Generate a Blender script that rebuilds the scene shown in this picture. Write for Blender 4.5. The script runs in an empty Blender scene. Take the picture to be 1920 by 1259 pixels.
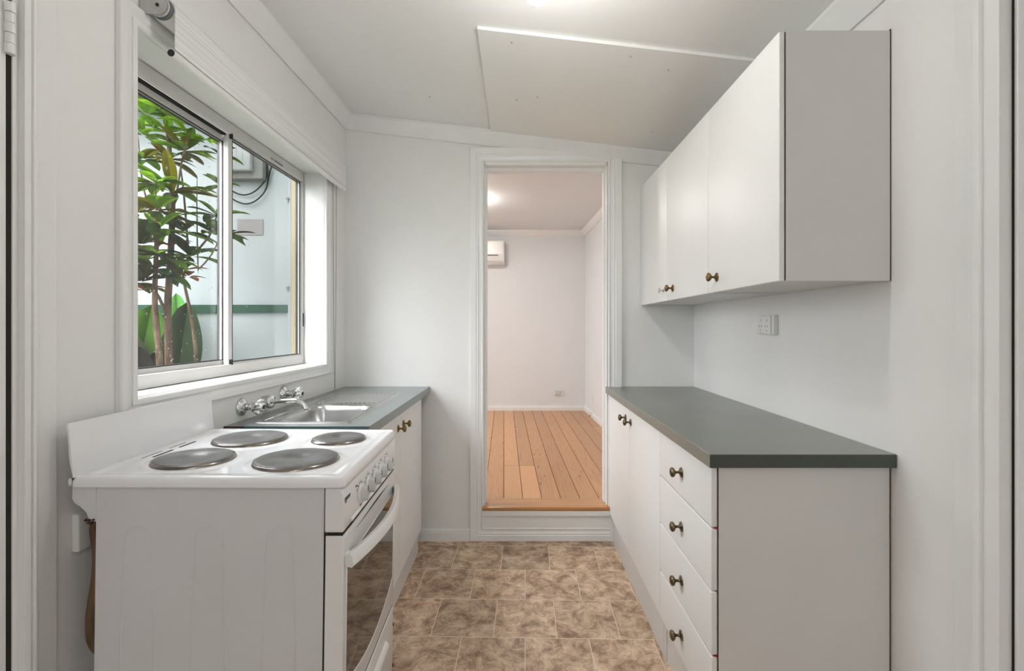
import bpy, bmesh, math, random
from mathutils import Vector, Matrix
random.seed(7)
S = bpy.context.scene
COL = S.collection
PI = math.pi

# ------------------------------------------------------------------ camera, sky, exposure
H = 1.27
F_PX, CX, CY = 853.0, 969.0, 614.0
cam = bpy.data.cameras.new('camera')
cam.sensor_width = 36.0
cam.lens = 36.0 * F_PX / 1920
cam.shift_x = -(CX - 960) / 1920
cam.shift_y = (CY - 629.5) / 1920
cam.clip_start = 0.02
camo = bpy.data.objects.new('camera', cam)
camo.location = (0, 0, H)
camo.rotation_euler = (PI / 2, 0, 0)
COL.objects.link(camo)
S.camera = camo

S.view_settings.view_transform = 'Standard'
S.view_settings.look = 'None'
S.view_settings.gamma = 1
S.view_settings.use_curve_mapping = False
S.view_settings.exposure = 2.10

W = bpy.data.worlds.new('sky')
S.world = W
W.use_nodes = True
wn = W.node_tree
wn.nodes.clear()
wo = wn.nodes.new('ShaderNodeOutputWorld')
wb = wn.nodes.new('ShaderNodeBackground')
wt = wn.nodes.new('ShaderNodeTexCoord')
ws = wn.nodes.new('ShaderNodeSeparateXYZ')
wr = wn.nodes.new('ShaderNodeValToRGB')
wn.links.new(wt.outputs['Generated'], ws.inputs[0])
wn.links.new(ws.outputs['Z'], wr.inputs[0])
wr.color_ramp.elements[0].position = 0.0
wr.color_ramp.elements[0].color = (0.22, 0.235, 0.24, 1)
wr.color_ramp.elements[1].position = 0.6
wr.color_ramp.elements[1].color = (0.95, 0.97, 1.0, 1)
wn.links.new(wr.outputs[0], wb.inputs[0])
wb.inputs[1].default_value = 3.9
wn.links.new(wb.outputs[0], wo.inputs[0])

def portal(name, loc, rot, sx, sy):
    l = bpy.data.lights.new(name, 'AREA')
    l.shape = 'RECTANGLE'; l.size = sx; l.size_y = sy
    l.cycles.is_portal = True
    o = bpy.data.objects.new(name, l); o.location = loc; o.rotation_euler = rot
    COL.objects.link(o)
def point(name, loc, power, col, r):
    l = bpy.data.lights.new(name, 'POINT')
    l.energy = power; l.color = col; l.shadow_soft_size = r
    o = bpy.data.objects.new(name, l); o.location = loc
    COL.objects.link(o)
LAMP_WARM = (1.0, 0.985, 0.95)
KITCHEN_LAMP = 49.0      # emission of the kitchen bulb's glass
REAR_FILL = 58.0         # emission of the unseen fill bulb added behind the camera
LIVING_LAMP = 21.0       # emission of the living room's light

# ------------------------------------------------------------------ materials
MT = {}
def new_mat(name):
    m = bpy.data.materials.new(name); m.use_nodes = True
    nt = m.node_tree
    b = nt.nodes['Principled BSDF']
    MT[name] = m
    return m, nt, b
def simple(name, col, rough=0.5, spec=None, *a_, **k_):
    m = simple_(name, col, rough, *a_, **k_)
    if spec is not None: m.node_tree.nodes['Principled BSDF'].inputs['Specular IOR Level'].default_value = spec
    return m
def simple_(name, col, rough=0.5, metal=0.0, var=0.0, scale=6.0, bump=0.0, bscale=60.0, stretch=(1, 1, 1), coat=0.0, dirt=None, dirt_amt=0.0, dirt_scale=3.0):
    m, nt, b = new_mat(name)
    b.inputs['Base Color'].default_value = (*col, 1)
    b.inputs['Roughness'].default_value = rough
    b.inputs['Metallic'].default_value = metal
    if coat: b.inputs['Coat Weight'].default_value = coat; b.inputs['Coat Roughness'].default_value = 0.08
    tc = nt.nodes.new('ShaderNodeTexCoord')
    mp = nt.nodes.new('ShaderNodeMapping'); mp.inputs['Scale'].default_value = stretch
    nt.links.new(tc.outputs['Object'], mp.inputs[0])
    last = None
    if var > 0 or dirt:
        n = nt.nodes.new('ShaderNodeTexNoise'); n.inputs['Scale'].default_value = scale; n.inputs['Detail'].default_value = 5
        nt.links.new(mp.outputs[0], n.inputs['Vector'])
        r = nt.nodes.new('ShaderNodeValToRGB')
        r.color_ramp.elements[0].position = 0.3; r.color_ramp.elements[1].position = 0.7
        r.color_ramp.elements[0].color = (*[c * (1 - var) for c in col], 1)
        r.color_ramp.elements[1].color = (*[min(1, c * (1 + var * .5)) for c in col], 1)
        nt.links.new(n.outputs[0], r.inputs[0])
        last = r.outputs[0]
        if dirt:
            n2 = nt.nodes.new('ShaderNodeTexNoise'); n2.inputs['Scale'].default_value = dirt_scale; n2.inputs['Detail'].default_value = 8; n2.inputs['Roughness'].default_value = .7
            nt.links.new(mp.outputs[0], n2.inputs['Vector'])
            r2 = nt.nodes.new('ShaderNodeValToRGB')
            r2.color_ramp.elements[0].position = 0.52; r2.color_ramp.elements[1].position = 0.78
            r2.color_ramp.elements[0].color = (0, 0, 0, 1); r2.color_ramp.elements[1].color = (dirt_amt,) * 3 + (1,)
            nt.links.new(n2.outputs[0], r2.inputs[0])
            mx = nt.nodes.new('ShaderNodeMixRGB'); mx.inputs[2].default_value = (*dirt, 1)
            nt.links.new(r2.outputs[0], mx.inputs[0]); nt.links.new(last, mx.inputs[1])
            last = mx.outputs[0]
        nt.links.new(last, b.inputs['Base Color'])
    if bump > 0:
        n3 = nt.nodes.new('ShaderNodeTexNoise'); n3.inputs['Scale'].default_value = bscale; n3.inputs['Detail'].default_value = 3
        nt.links.new(mp.outputs[0], n3.inputs['Vector'])
        bp = nt.nodes.new('ShaderNodeBump'); bp.inputs['Strength'].default_value = bump; bp.inputs['Distance'].default_value = 0.002
        nt.links.new(n3.outputs[0], bp.inputs['Height']); nt.links.new(bp.outputs[0], b.inputs['Normal'])
    return m
WHITE = (0.865, 0.86, 0.845)
simple('wall_paint', WHITE, .55, var=.03, scale=2.5, bump=.12, bscale=9, dirt=(.55, .5, .42), dirt_amt=.12, dirt_scale=5)
simple('living_paint', (0.80, 0.82, 0.84), .6, var=.02, scale=2, bump=.08, bscale=12)
simple('ceiling_paint', (0.92, 0.92, 0.91), .5, var=.02, scale=1.6, bump=.25, bscale=4)
simple('trim_paint', (0.87, 0.87, 0.86), .3, var=.025, scale=9, bump=.08, bscale=30, stretch=(1, 1, .4))
simple('door_laminate', (0.87, 0.865, 0.85), .42, var=.015, scale=2, bump=.02, bscale=5)
simple('carcass_melamine', (0.75, 0.74, 0.725), .35, var=.03, scale=3, bump=.05, bscale=120)
simple('raw_edge', (0.10, 0.06, 0.045), .8, var=.4, scale=60)
simple('enamel', (0.86, 0.865, 0.88), .09, coat=.4, var=.01, scale=3)
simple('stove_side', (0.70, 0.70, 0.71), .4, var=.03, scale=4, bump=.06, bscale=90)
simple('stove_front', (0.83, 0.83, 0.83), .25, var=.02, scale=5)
simple('hotplate', (0.20, 0.195, 0.195), .40, metal=.45, var=.25, scale=28, bump=.35, bscale=260, dirt=(.26, .235, .22), dirt_amt=.7, dirt_scale=14)
simple('hotplate_rim', (0.30, 0.27, 0.25), .22, metal=1, var=.5, scale=16, dirt=(.10, .05, .03), dirt_amt=.9, dirt_scale=12)
simple('chrome', (0.82, 0.83, 0.84), .06, metal=1)
simple('steel', (0.50, 0.50, 0.495), .27, metal=1, var=.05, scale=10)
simple('dull_metal', (0.55, 0.55, 0.54), .35, metal=.8, var=.12, scale=30)
simple('brass', (0.26, 0.175, 0.075), .33, metal=1, var=.45, scale=55)
simple('brass_bronze', (0.20, 0.155, 0.095), .33, metal=1, var=.45, scale=55)
simple('black', (0.012, 0.012, 0.013), .5, var=.2, scale=20)
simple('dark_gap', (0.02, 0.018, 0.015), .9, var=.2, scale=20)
simple('grey_plastic', (0.62, 0.63, 0.63), .35, var=.03, scale=8)
simple('white_plastic', (0.82, 0.82, 0.80), .28, var=.02, scale=8)
simple('aluminium', (0.74, 0.73, 0.71), .35, metal=.0, var=.03, scale=12, coat=.2)
simple('rust', (0.07, 0.028, 0.014), .85, var=.6, scale=60, bump=.5, bscale=200)
simple('old_cable', (0.17, 0.105, 0.05), .6, var=.5, scale=26, bump=.4, bscale=70, stretch=(1, 1, .15), dirt=(.03, .02, .012), dirt_amt=.9, dirt_scale=18)
simple('mint_paint', (0.255, 0.285, 0.285), .6, var=.03, scale=3, bump=.1, bscale=20, dirt=(.22, .26, .25), dirt_amt=.3, dirt_scale=4)
simple('green_paint', (0.018, 0.060, 0.038), .9, .08, var=.15, scale=20)
simple('patch_grey', (0.22, 0.205, 0.205), .8, .1, var=.1, scale=30)
simple('cream_timber', (0.36, 0.30, 0.18), .5, var=.05, scale=10)
simple('meter_grey', (0.17, 0.175, 0.17), .8, .1, var=.15, scale=20, dirt=(.15, .12, .1), dirt_amt=.6, dirt_scale=14)
simple('bark', (0.11, 0.075, 0.05), .9, .1, var=.7, scale=45, bump=.8, bscale=120, stretch=(1, 1, .35))
simple('meter_cover', (0.26, 0.27, 0.27), .7, .1, var=.05)
simple('outdoor_metal', (0.16, 0.165, 0.17), .7, .1, var=.1)
simple('outdoor_black', (0.01, 0.01, 0.011), .9, .05, var=.1)
simple('roofing', (0.08, 0.09, 0.11), .6, var=.2, scale=8)
simple('soil', (0.10, 0.11, 0.06), .95, var=.5, scale=5)
simple('blocker_mint', (0.22, 0.24, 0.24), .7, var=.03, scale=5)  # paint of the unseen wall added outside to hold back light
simple('threshold_timber', (0.55, 0.25, 0.07), .25, var=.3, scale=18, stretch=(.12, 3, 3), coat=.5)
simple('print_ink', (0.03, 0.03, 0.035), .6, var=.1, scale=30)
simple('red_edge', (0.35, 0.03, 0.02), .7, var=.2, scale=60)
simple('handle_grey', (0.17, 0.18, 0.20), .5, var=.1, scale=20)

def worktop(name, col, scratch=True):
    m, nt, b = new_mat(name)
    tc = nt.nodes.new('ShaderNodeTexCoord')
    n = nt.nodes.new('ShaderNodeTexNoise'); n.inputs['Scale'].default_value = 90; n.inputs['Detail'].default_value = 2
    nt.links.new(tc.outputs['Object'], n.inputs['Vector'])
    r = nt.nodes.new('ShaderNodeValToRGB')
    r.color_ramp.elements[0].position = .35; r.color_ramp.elements[1].position = .7
    r.color_ramp.elements[0].color = (*[c * .95 for c in col], 1); r.color_ramp.elements[1].color = (*[c * 1.05 for c in col], 1)
    nt.links.new(n.outputs[0], r.inputs[0])
    n2 = nt.nodes.new('ShaderNodeTexNoise'); n2.inputs['Scale'].default_value = 4; n2.inputs['Detail'].default_value = 6
    nt.links.new(tc.outputs['Object'], n2.inputs['Vector'])
    r2 = nt.nodes.new('ShaderNodeValToRGB'); r2.color_ramp.elements[0].position = .4; r2.color_ramp.elements[1].position = .65
    r2.color_ramp.elements[0].color = (.33,) * 3 + (1,); r2.color_ramp.elements[1].color = (.37,) * 3 + (1,)
    nt.links.new(n2.outputs[0], r2.inputs[0]); nt.links.new(r2.outputs[0], b.inputs['Roughness'])
    nt.links.new(r.outputs[0], b.inputs['Base Color'])
    b.inputs['Coat Weight'].default_value = .4; b.inputs['Coat Roughness'].default_value = .3; b.inputs['Coat IOR'].default_value = 1.6
worktop('worktop_green', (0.20, 0.215, 0.19))
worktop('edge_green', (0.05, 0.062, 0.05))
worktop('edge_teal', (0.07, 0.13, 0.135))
worktop('worktop_teal', (0.19, 0.222, 0.215))

def glass_mat(name, col=(1, 1, 1), refl=.08, rough=0.0):
    m, nt, b = new_mat(name)
    nt.nodes.remove(b)
    out = nt.nodes['Material Output']
    t = nt.nodes.new('ShaderNodeBsdfTransparent'); t.inputs[0].default_value = (*col, 1)
    g = nt.nodes.new('ShaderNodeBsdfGlossy'); g.inputs['Roughness'].default_value = rough
    fr = nt.nodes.new('ShaderNodeFresnel'); fr.inputs[0].default_value = 1.45
    mu = nt.nodes.new('ShaderNodeMath'); mu.operation = 'MULTIPLY'; mu.inputs[1].default_value = refl
    nt.links.new(fr.outputs[0], mu.inputs[0])
    mx = nt.nodes.new('ShaderNodeMixShader')
    nt.links.new(mu.outputs[0], mx.inputs[0]); nt.links.new(t.outputs[0], mx.inputs[1]); nt.links.new(g.outputs[0], mx.inputs[2])
    nt.links.new(mx.outputs[0], out.inputs[0])
glass_mat('window_glass', (.985, .985, .985), .12)

m, nt, b = new_mat('raindrop')
b.inputs['Base Color'].default_value = (.9, .95, .95, 1); b.inputs['Roughness'].default_value = .05
b.inputs['Transmission Weight'].default_value = 1; b.inputs['IOR'].default_value = 1.33

m, nt, b = new_mat('oven_glass')
b.inputs['Base Color'].default_value = (.018, .013, .010, 1); b.inputs['Roughness'].default_value = .04
b.inputs['Specular IOR Level'].default_value = .5; b.inputs['Coat Weight'].default_value = .55; b.inputs['Coat Roughness'].default_value = .02; b.inputs['Coat IOR'].default_value = 1.5

m, nt, b = new_mat('acrylic')
b.inputs['Base Color'].default_value = (.8, .85, .85, 1); b.inputs['Roughness'].default_value = .1; b.inputs['Alpha'].default_value = .35

def emit(name, col, strength):
    m, nt, b = new_mat(name)
    b.inputs['Base Color'].default_value = (*col, 1)
    b.inputs['Emission Color'].default_value = (*col, 1)
    b.inputs['Emission Strength'].default_value = strength
emit('bulb_glow', LAMP_WARM, KITCHEN_LAMP)
emit('rear_fill_glow', LAMP_WARM, REAR_FILL)
emit('living_glow', (1, .93, .88), LIVING_LAMP)

# blind fabric: fine horizontal ribs
m, nt, b = new_mat('blind_fabric')
tc = nt.nodes.new('ShaderNodeTexCoord'); mp = nt.nodes.new('ShaderNodeMapping'); mp.inputs['Scale'].default_value = (1, 1.2, 480)
n = nt.nodes.new('ShaderNodeTexNoise'); n.inputs['Scale'].default_value = 1.0; n.inputs['Detail'].default_value = 3
nt.links.new(tc.outputs['Object'], mp.inputs[0]); nt.links.new(mp.outputs[0], n.inputs['Vector'])
r = nt.nodes.new('ShaderNodeValToRGB'); r.color_ramp.elements[0].position = .3; r.color_ramp.elements[1].position = .55
r.color_ramp.elements[0].color = (.55, .55, .54, 1); r.color_ramp.elements[1].color = (.86, .86, .85, 1)
nt.links.new(n.outputs[0], r.inputs[0]); nt.links.new(r.outputs[0], b.inputs['Base Color'])
bp = nt.nodes.new('ShaderNodeBump'); bp.inputs['Strength'].default_value = .5; bp.inputs['Distance'].default_value = .001
nt.links.new(n.outputs[0], bp.inputs['Height']); nt.links.new(bp.outputs[0], b.inputs['Normal'])
b.inputs['Roughness'].default_value = .6

# vinyl tile floor
TILE = 0.26
m, nt, b = new_mat('vinyl_tile')
N = nt.nodes.new; L = nt.links.new
tc = N('ShaderNodeTexCoord'); mp = N('ShaderNodeMapping')
ROT = math.radians(1.2)
mp.vector_type = 'POINT'
# tile joint passes through (0.045, 2.379)
ca, sa = math.cos(ROT), math.sin(ROT)
px0, py0 = 0.045 * ca - 2.379 * sa, 0.045 * sa + 2.379 * ca
mp.inputs['Rotation'].default_value = (0, 0, ROT)
mp.inputs['Location'].default_value = (-px0 + TILE * 40, -py0 + TILE * 40, 0)
L(tc.outputs['Object'], mp.inputs[0])
br = N('ShaderNodeTexBrick'); br.offset = .5; br.offset_frequency = 2; br.squash = 1
br.inputs['Scale'].default_value = 1; br.inputs['Brick Width'].default_value = TILE; br.inputs['Row Height'].default_value = TILE
br.inputs['Mortar Size'].default_value = .0017; br.inputs['Mortar Smooth'].default_value = .4; br.inputs['Bias'].default_value = 0
br.inputs['Color1'].default_value = (0, 0, 0, 1); br.inputs['Color2'].default_value = (1, 1, 1, 1); br.inputs['Mortar'].default_value = (.5, .5, .5, 1)
L(mp.outputs[0], br.inputs['Vector'])
comb = N('ShaderNodeVectorMath'); comb.operation = 'MULTIPLY_ADD'
comb.inputs[1].default_value = (7, 3, 5)
L(br.outputs['Color'], comb.inputs[0]); L(tc.outputs['Object'], comb.inputs[2])
n1 = N('ShaderNodeTexNoise'); n1.inputs['Scale'].default_value = 12; n1.inputs['Detail'].default_value = 14; n1.inputs['Roughness'].default_value = .8; n1.inputs['Distortion'].default_value = .45
L(comb.outputs[0], n1.inputs['Vector'])
r1 = N('ShaderNodeValToRGB')
e = r1.color_ramp.elements
e[0].position = .38; e[0].color = (.25, .155, .095, 1)
e[1].position = .64; e[1].color = (.86, .69, .50, 1)
k = e.new(.47); k.color = (.47, .32, .215, 1)
k = e.new(.53); k.color = (.64, .47, .33, 1)
L(n1.outputs[0], r1.inputs[0])
hs = N('ShaderNodeHueSaturation')
mr = N('ShaderNodeMapRange'); mr.inputs['To Min'].default_value = .82; mr.inputs['To Max'].default_value = 1.16
L(br.outputs['Color'], mr.inputs['Value']); L(mr.outputs[0], hs.inputs['Value']); L(r1.outputs[0], hs.inputs['Color'])
mxm = N('ShaderNodeMixRGB'); mxm.inputs[2].default_value = (.85, .75, .61, 1)
L(br.outputs['Fac'], mxm.inputs[0]); L(hs.outputs[0], mxm.inputs[1])
L(mxm.outputs[0], b.inputs['Base Color'])
b.inputs['Roughness'].default_value = .42
bp = N('ShaderNodeBump'); bp.inputs['Strength'].default_value = .3; bp.inputs['Distance'].default_value = .001
inv = N('ShaderNodeMath'); inv.operation = 'SUBTRACT'; inv.inputs[0].default_value = 1
L(br.outputs['Fac'], inv.inputs[1]); L(inv.outputs[0], bp.inputs['Height']); L(bp.outputs[0], b.inputs['Normal'])

# pine boards (grain offset per board from an attribute)
m, nt, b = new_mat('pine_boards')
N = nt.nodes.new; L = nt.links.new
tc = N('ShaderNodeTexCoord'); at_ = N('ShaderNodeAttribute'); at_.attribute_name = 'board'
mul = N('ShaderNodeVectorMath'); mul.operation = 'MULTIPLY_ADD'; mul.inputs[1].default_value = (3.7, 11.3, 5.1)
L(at_.outputs['Color'], mul.inputs[0]); L(tc.outputs['Object'], mul.inputs[2])
mp = N('ShaderNodeMapping'); mp.inputs['Scale'].default_value = (13, .42, 1); L(mul.outputs[0], mp.inputs[0])
nz = N('ShaderNodeTexNoise'); nz.inputs['Scale'].default_value = 1.6; nz.inputs['Detail'].default_value = 2; nz.inputs['Distortion'].default_value = .4
L(mp.outputs[0], nz.inputs['Vector'])
ml = N('ShaderNodeMath'); ml.operation = 'MULTIPLY'; ml.inputs[1].default_value = 62; L(nz.outputs[0], ml.inputs[0])
sn = N('ShaderNodeMath'); sn.operation = 'SINE'; L(ml.outputs[0], sn.inputs[0])
rg = N('ShaderNodeValToRGB'); rg.color_ramp.elements[0].position = .0; rg.color_ramp.elements[1].position = .85
rg.color_ramp.elements[0].color = (.60, .315, .145, 1); rg.color_ramp.elements[1].color = (.53, .27, .12, 1)
L(sn.outputs[0], rg.inputs[0])
mp2 = N('ShaderNodeMapping'); mp2.inputs['Scale'].default_value = (13, 4.6, 1); L(mul.outputs[0], mp2.inputs[0])
vo = N('ShaderNodeTexVoronoi'); vo.inputs['Scale'].default_value = 1; L(mp2.outputs[0], vo.inputs['Vector'])
rv = N('ShaderNodeValToRGB'); rv.color_ramp.elements[0].position = .05; rv.color_ramp.elements[1].position = .13
rv.color_ramp.elements[0].color = (1, 1, 1, 1); rv.color_ramp.elements[1].color = (0, 0, 0, 1)
L(vo.outputs['Distance'], rv.inputs[0])
mk = N('ShaderNodeMixRGB'); mk.inputs[2].default_value = (.12, .05, .02, 1)
kf = N('ShaderNodeMath'); kf.operation = 'MULTIPLY'; kf.inputs[1].default_value = .8; L(rv.outputs[0], kf.inputs[0])
L(kf.outputs[0], mk.inputs[0]); L(rg.outputs[0], mk.inputs[1])
hs = N('ShaderNodeHueSaturation'); sp = N('ShaderNodeSeparateColor'); L(at_.outputs['Color'], sp.inputs[0])
mr = N('ShaderNodeMapRange'); mr.inputs['To Min'].default_value = .85; mr.inputs['To Max'].default_value = 1.15
L(sp.outputs[0], mr.inputs['Value']); L(mr.outputs[0], hs.inputs['Value']); L(mk.outputs[0], hs.inputs['Color'])
mz = N('ShaderNodeMixRGB'); mz.inputs[2].default_value = (.74, .40, .19, 1); 
mzf = N('ShaderNodeMath'); mzf.operation = 'MULTIPLY'; mzf.inputs[1].default_value = .55; L(sp.outputs[2], mzf.inputs[0])
L(mzf.outputs[0], mz.inputs[0]); L(hs.outputs[0], mz.inputs[1]); L(mz.outputs[0], b.inputs['Base Color'])
b.inputs['Roughness'].default_value = .33

# leaves: colour from attribute
m, nt, b = new_mat('leaf')
N = nt.nodes.new; L = nt.links.new
at_ = N('ShaderNodeAttribute'); at_.attribute_name = 'leafcol'
L(at_.outputs['Color'], b.inputs['Base Color'])
b.inputs['Roughness'].default_value = .45; b.inputs['Specular IOR Level'].default_value = .06
tr = N('ShaderNodeBsdfTranslucent'); L(at_.outputs['Color'], tr.inputs[0])
mx = N('ShaderNodeMixShader'); mx.inputs[0].default_value = .45
L(b.outputs[0], mx.inputs[1]); L(tr.outputs[0], mx.inputs[2]); L(mx.outputs[0], nt.nodes['Material Output'].inputs[0])

# ------------------------------------------------------------------ mesh helpers
def bx(bm, x0, x1, y0, y1, z0, z1, bev=0.0, seg=2):
    vs = [bm.verts.new((x, y, z)) for x in (x0, x1) for y in (y0, y1) for z in (z0, z1)]
    f = [(0, 1, 3, 2), (4, 6, 7, 5), (0, 4, 5, 1), (2, 3, 7, 6), (0, 2, 6, 4), (1, 5, 7, 3)]
    fs = [bm.faces.new([vs[i] for i in q]) for q in f]
    bmesh.ops.recalc_face_normals(bm, faces=fs)
    if bev > 0:
        es = list({e for q in fs for e in q.edges})
        bmesh.ops.bevel(bm, geom=es, offset=bev, segments=seg, affect='EDGES', profile=.6)
    return bm
def prism(bm, pts, axis, a0, a1):
    """extrude a polygon: axis 'z' pts=(x,y), 'y' pts=(x,z), 'x' pts=(y,z)"""
    def P(p, a):
        return {'z': (p[0], p[1], a), 'y': (p[0], a, p[1]), 'x': (a, p[0], p[1])}[axis]
    A = [bm.verts.new(P(p, a0)) for p in pts]; B = [bm.verts.new(P(p, a1)) for p in pts]
    fs = [bm.faces.new(A), bm.faces.new(B[::-1])]
    n = len(pts)
    for i in range(n):
        fs.append(bm.faces.new([A[i], B[i], B[(i + 1) % n], A[(i + 1) % n]]))
    bmesh.ops.recalc_face_normals(bm, faces=fs)
    return fs
def tube(bm, path, r, n=12, cap=True, closed=False):
    path = [Vector(p) for p in path]
    rs = r if isinstance(r, (list, tuple)) else [r] * len(path)
    rings = []
    up = Vector((0, 0, 1))
    prev = None
    for i, p in enumerate(path):
        a = path[(i - 1) % len(path)] if (i > 0 or closed) else p
        c = path[(i + 1) % len(path)] if (i < len(path) - 1 or closed) else p
        d = (c - a).normalized()
        if prev is None:
            u = up if abs(d.dot(up)) < .9 else Vector((1, 0, 0))
            s = d.cross(u).normalized()
        else:
            s = (prev - d * prev.dot(d)).normalized()
        prev = s
        t = d.cross(s)
        rings.append([bm.verts.new(p + (s * math.cos(2 * PI * k / n) + t * math.sin(2 * PI * k / n)) * rs[i]) for k in range(n)])
    fs = []
    m_ = len(rings)
    for i in range(m_ if closed else m_ - 1):
        A, B = rings[i], rings[(i + 1) % m_]
        for k in range(n):
            fs.append(bm.faces.new([A[k], A[(k + 1) % n], B[(k + 1) % n], B[k]]))
    if cap and not closed:
        fs.append(bm.faces.new(rings[0][::-1])); fs.append(bm.faces.new(rings[-1]))
    for f in fs: f.smooth = True
    bmesh.ops.recalc_face_normals(bm, faces=fs)
    return fs
def lathe(bm, prof, mat4=None, n=32, smooth=True):
    """prof = [(r, h)] about +Z; mat4 places it"""
    M = mat4 or Matrix.Identity(4)
    rings = []
    for (r, h) in prof:
        if r < 1e-6: rings.append([bm.verts.new(M @ Vector((0, 0, h)))])
        else: rings.append([bm.verts.new(M @ Vector((r * math.cos(2 * PI * k / n), r * math.sin(2 * PI * k / n), h))) for k in range(n)])
    fs = []
    for A, B in zip(rings, rings[1:]):
        for k in range(n):
            a, b2 = A[k % len(A)], A[(k + 1) % len(A)]
            c, d = B[(k + 1) % len(B)], B[k % len(B)]
            vs = []
            for v in (a, b2, c, d):
                if v not in vs: vs.append(v)
            if len(vs) > 2: fs.append(bm.faces.new(vs))
    for f in fs: f.smooth = smooth
    bmesh.ops.recalc_face_normals(bm, faces=fs)
    return fs
def frame_sweep(bm, rect, prof, T, open_bottom=False):
    """mitred picture-frame moulding. rect=(u0,u1,v0,v1) inner edge; prof=[(w,d)] w outward from the inner edge,
    d out of the wall; T(u,v,d)->world"""
    u0, u1, v0, v1 = rect
    rings = []
    corners = [(u0, v0, -1, -1), (u0, v1, -1, 1), (u1, v1, 1, 1), (u1, v0, 1, -1)]
    for (u, v, su, sv) in corners:
        ring = []
        for p in prof:
            w, d = p
            dv = 0 if (open_bottom and sv < 0) else sv * w
            ring.append(bm.verts.new(T(u + su * w, v + dv, d)))
        rings.append(ring)
    k = len(prof); fs = []
    pairs = [(0, 1), (1, 2), (2, 3)] + ([] if open_bottom else [(3, 0)])
    for a, b2 in pairs:
        for i in range(k):
            j = (i + 1) % k
            fs.append(bm.faces.new([rings[a][i], rings[a][j], rings[b2][j], rings[b2][i]]))
    if open_bottom:
        fs.append(bm.faces.new(rings[0])); fs.append(bm.faces.new(rings[3][::-1]))
    bmesh.ops.recalc_face_normals(bm, faces=fs)
    return bm
def NB(): return bmesh.new()
def xf(bm, M):
    bmesh.ops.transform(bm, matrix=M, verts=bm.verts[:]); return bm
def obj(name, bm, mat, parent=None, smooth_angle=None, bevel=None):
    me = bpy.data.meshes.new(name)
    bm.normal_update()
    bm.to_mesh(me); bm.free()
    for mm in (mat if isinstance(mat, (list, tuple)) else [mat]):
        me.materials.append(MT[mm])
    o = bpy.data.objects.new(name, me)
    COL.objects.link(o)
    if parent: o.parent = parent
    if bevel:
        md = o.modifiers.new('bevel', 'BEVEL'); md.width = bevel; md.segments = 3; md.limit_method = 'ANGLE'; md.angle_limit = math.radians(40)
    if smooth_angle:
        for p in me.polygons: p.use_smooth = True
        me.set_sharp_from_angle(angle=math.radians(smooth_angle))
    return o
def tag(o, label, cat, group=None, kind=None):
    if label: o['label'] = label
    if cat: o['category'] = cat
    if group: o['group'] = group
    if kind: o['kind'] = kind
    return o
def thing(name, label, cat, loc=(0, 0, 0), rot=(0, 0, 0), group=None):
    o = bpy.data.objects.new(name, None); COL.objects.link(o)
    o.empty_display_size = .1
    o.location = loc; o.rotation_euler = rot
    return tag(o, label, cat, group)
def struct(name, bm, mat, label=None, **k):
    o = obj(name, bm, mat, **k); o['kind'] = 'structure'
    if label: o['label'] = label
    return o
def rounded_rect(x0, x1, y0, y1, r, n=6):
    pts = []
    for (cx, cy, a0) in ((x1 - r, y1 - r, 0), (x0 + r, y1 - r, PI / 2), (x0 + r, y0 + r, PI), (x1 - r, y0 + r, 1.5 * PI)):
        for i in range(n + 1):
            a = a0 + PI / 2 * i / n
            pts.append((cx + r * math.cos(a), cy + r * math.sin(a)))
    return pts
def text_obj(name, s, size, M, mat, parent, depth=.0003, bold=0.0):
    cu = bpy.data.curves.new(name, 'FONT'); cu.body = s; cu.size = size; cu.extrude = depth; cu.offset = bold
    t = bpy.data.objects.new(name, cu); COL.objects.link(t)
    dg = bpy.context.evaluated_depsgraph_get()
    me = bpy.data.meshes.new_from_object(t.evaluated_get(dg))
    bpy.data.objects.remove(t)
    me.materials.clear(); me.materials.append(MT[mat])
    me.transform(M)
    o = bpy.data.objects.new(name, me); COL.objects.link(o); o.parent = parent
    return o
def axis_mat(origin, xa, ya, za):
    M = Matrix.Identity(4)
    for i, a in enumerate((xa, ya, za)):
        for j in range(3): M[j][i] = a[j]
    for j in range(3): M[j][3] = origin[j]
    return M

# ------------------------------------------------------------------ room dimensions
D = 2.708                     # far wall
XR = 1.055                    # right wall
AL = math.atan(.022)
LX0 = -1.021 - .022 * 2.708
def LWM():                    # left-wall frame: (n into room, u along wall, z)
    return Matrix.Translation((LX0, 0, 0)) @ Matrix.Rotation(-AL, 4, 'Z')
LM = LWM()
def lwx(y): return LX0 + .022 * y
CSL = .1165
def ceil_z(x): return 2.527 - CSL * (x + 1.021)
YB = -2.3                     # rear wall of the kitchen, behind the camera
# window opening in the left wall (u, z)
WU0, WU1, WZ0, WZ1 = 1.250, 2.425, 1.075, 2.095
WT = .160

# floor
bm = NB(); bx(bm, -1.25, XR + .15, YB - .1, D + .02, -.06, 0)
struct('floor', bm, 'vinyl_tile', 'brown marbled vinyl floor printed in staggered square tiles')

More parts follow.
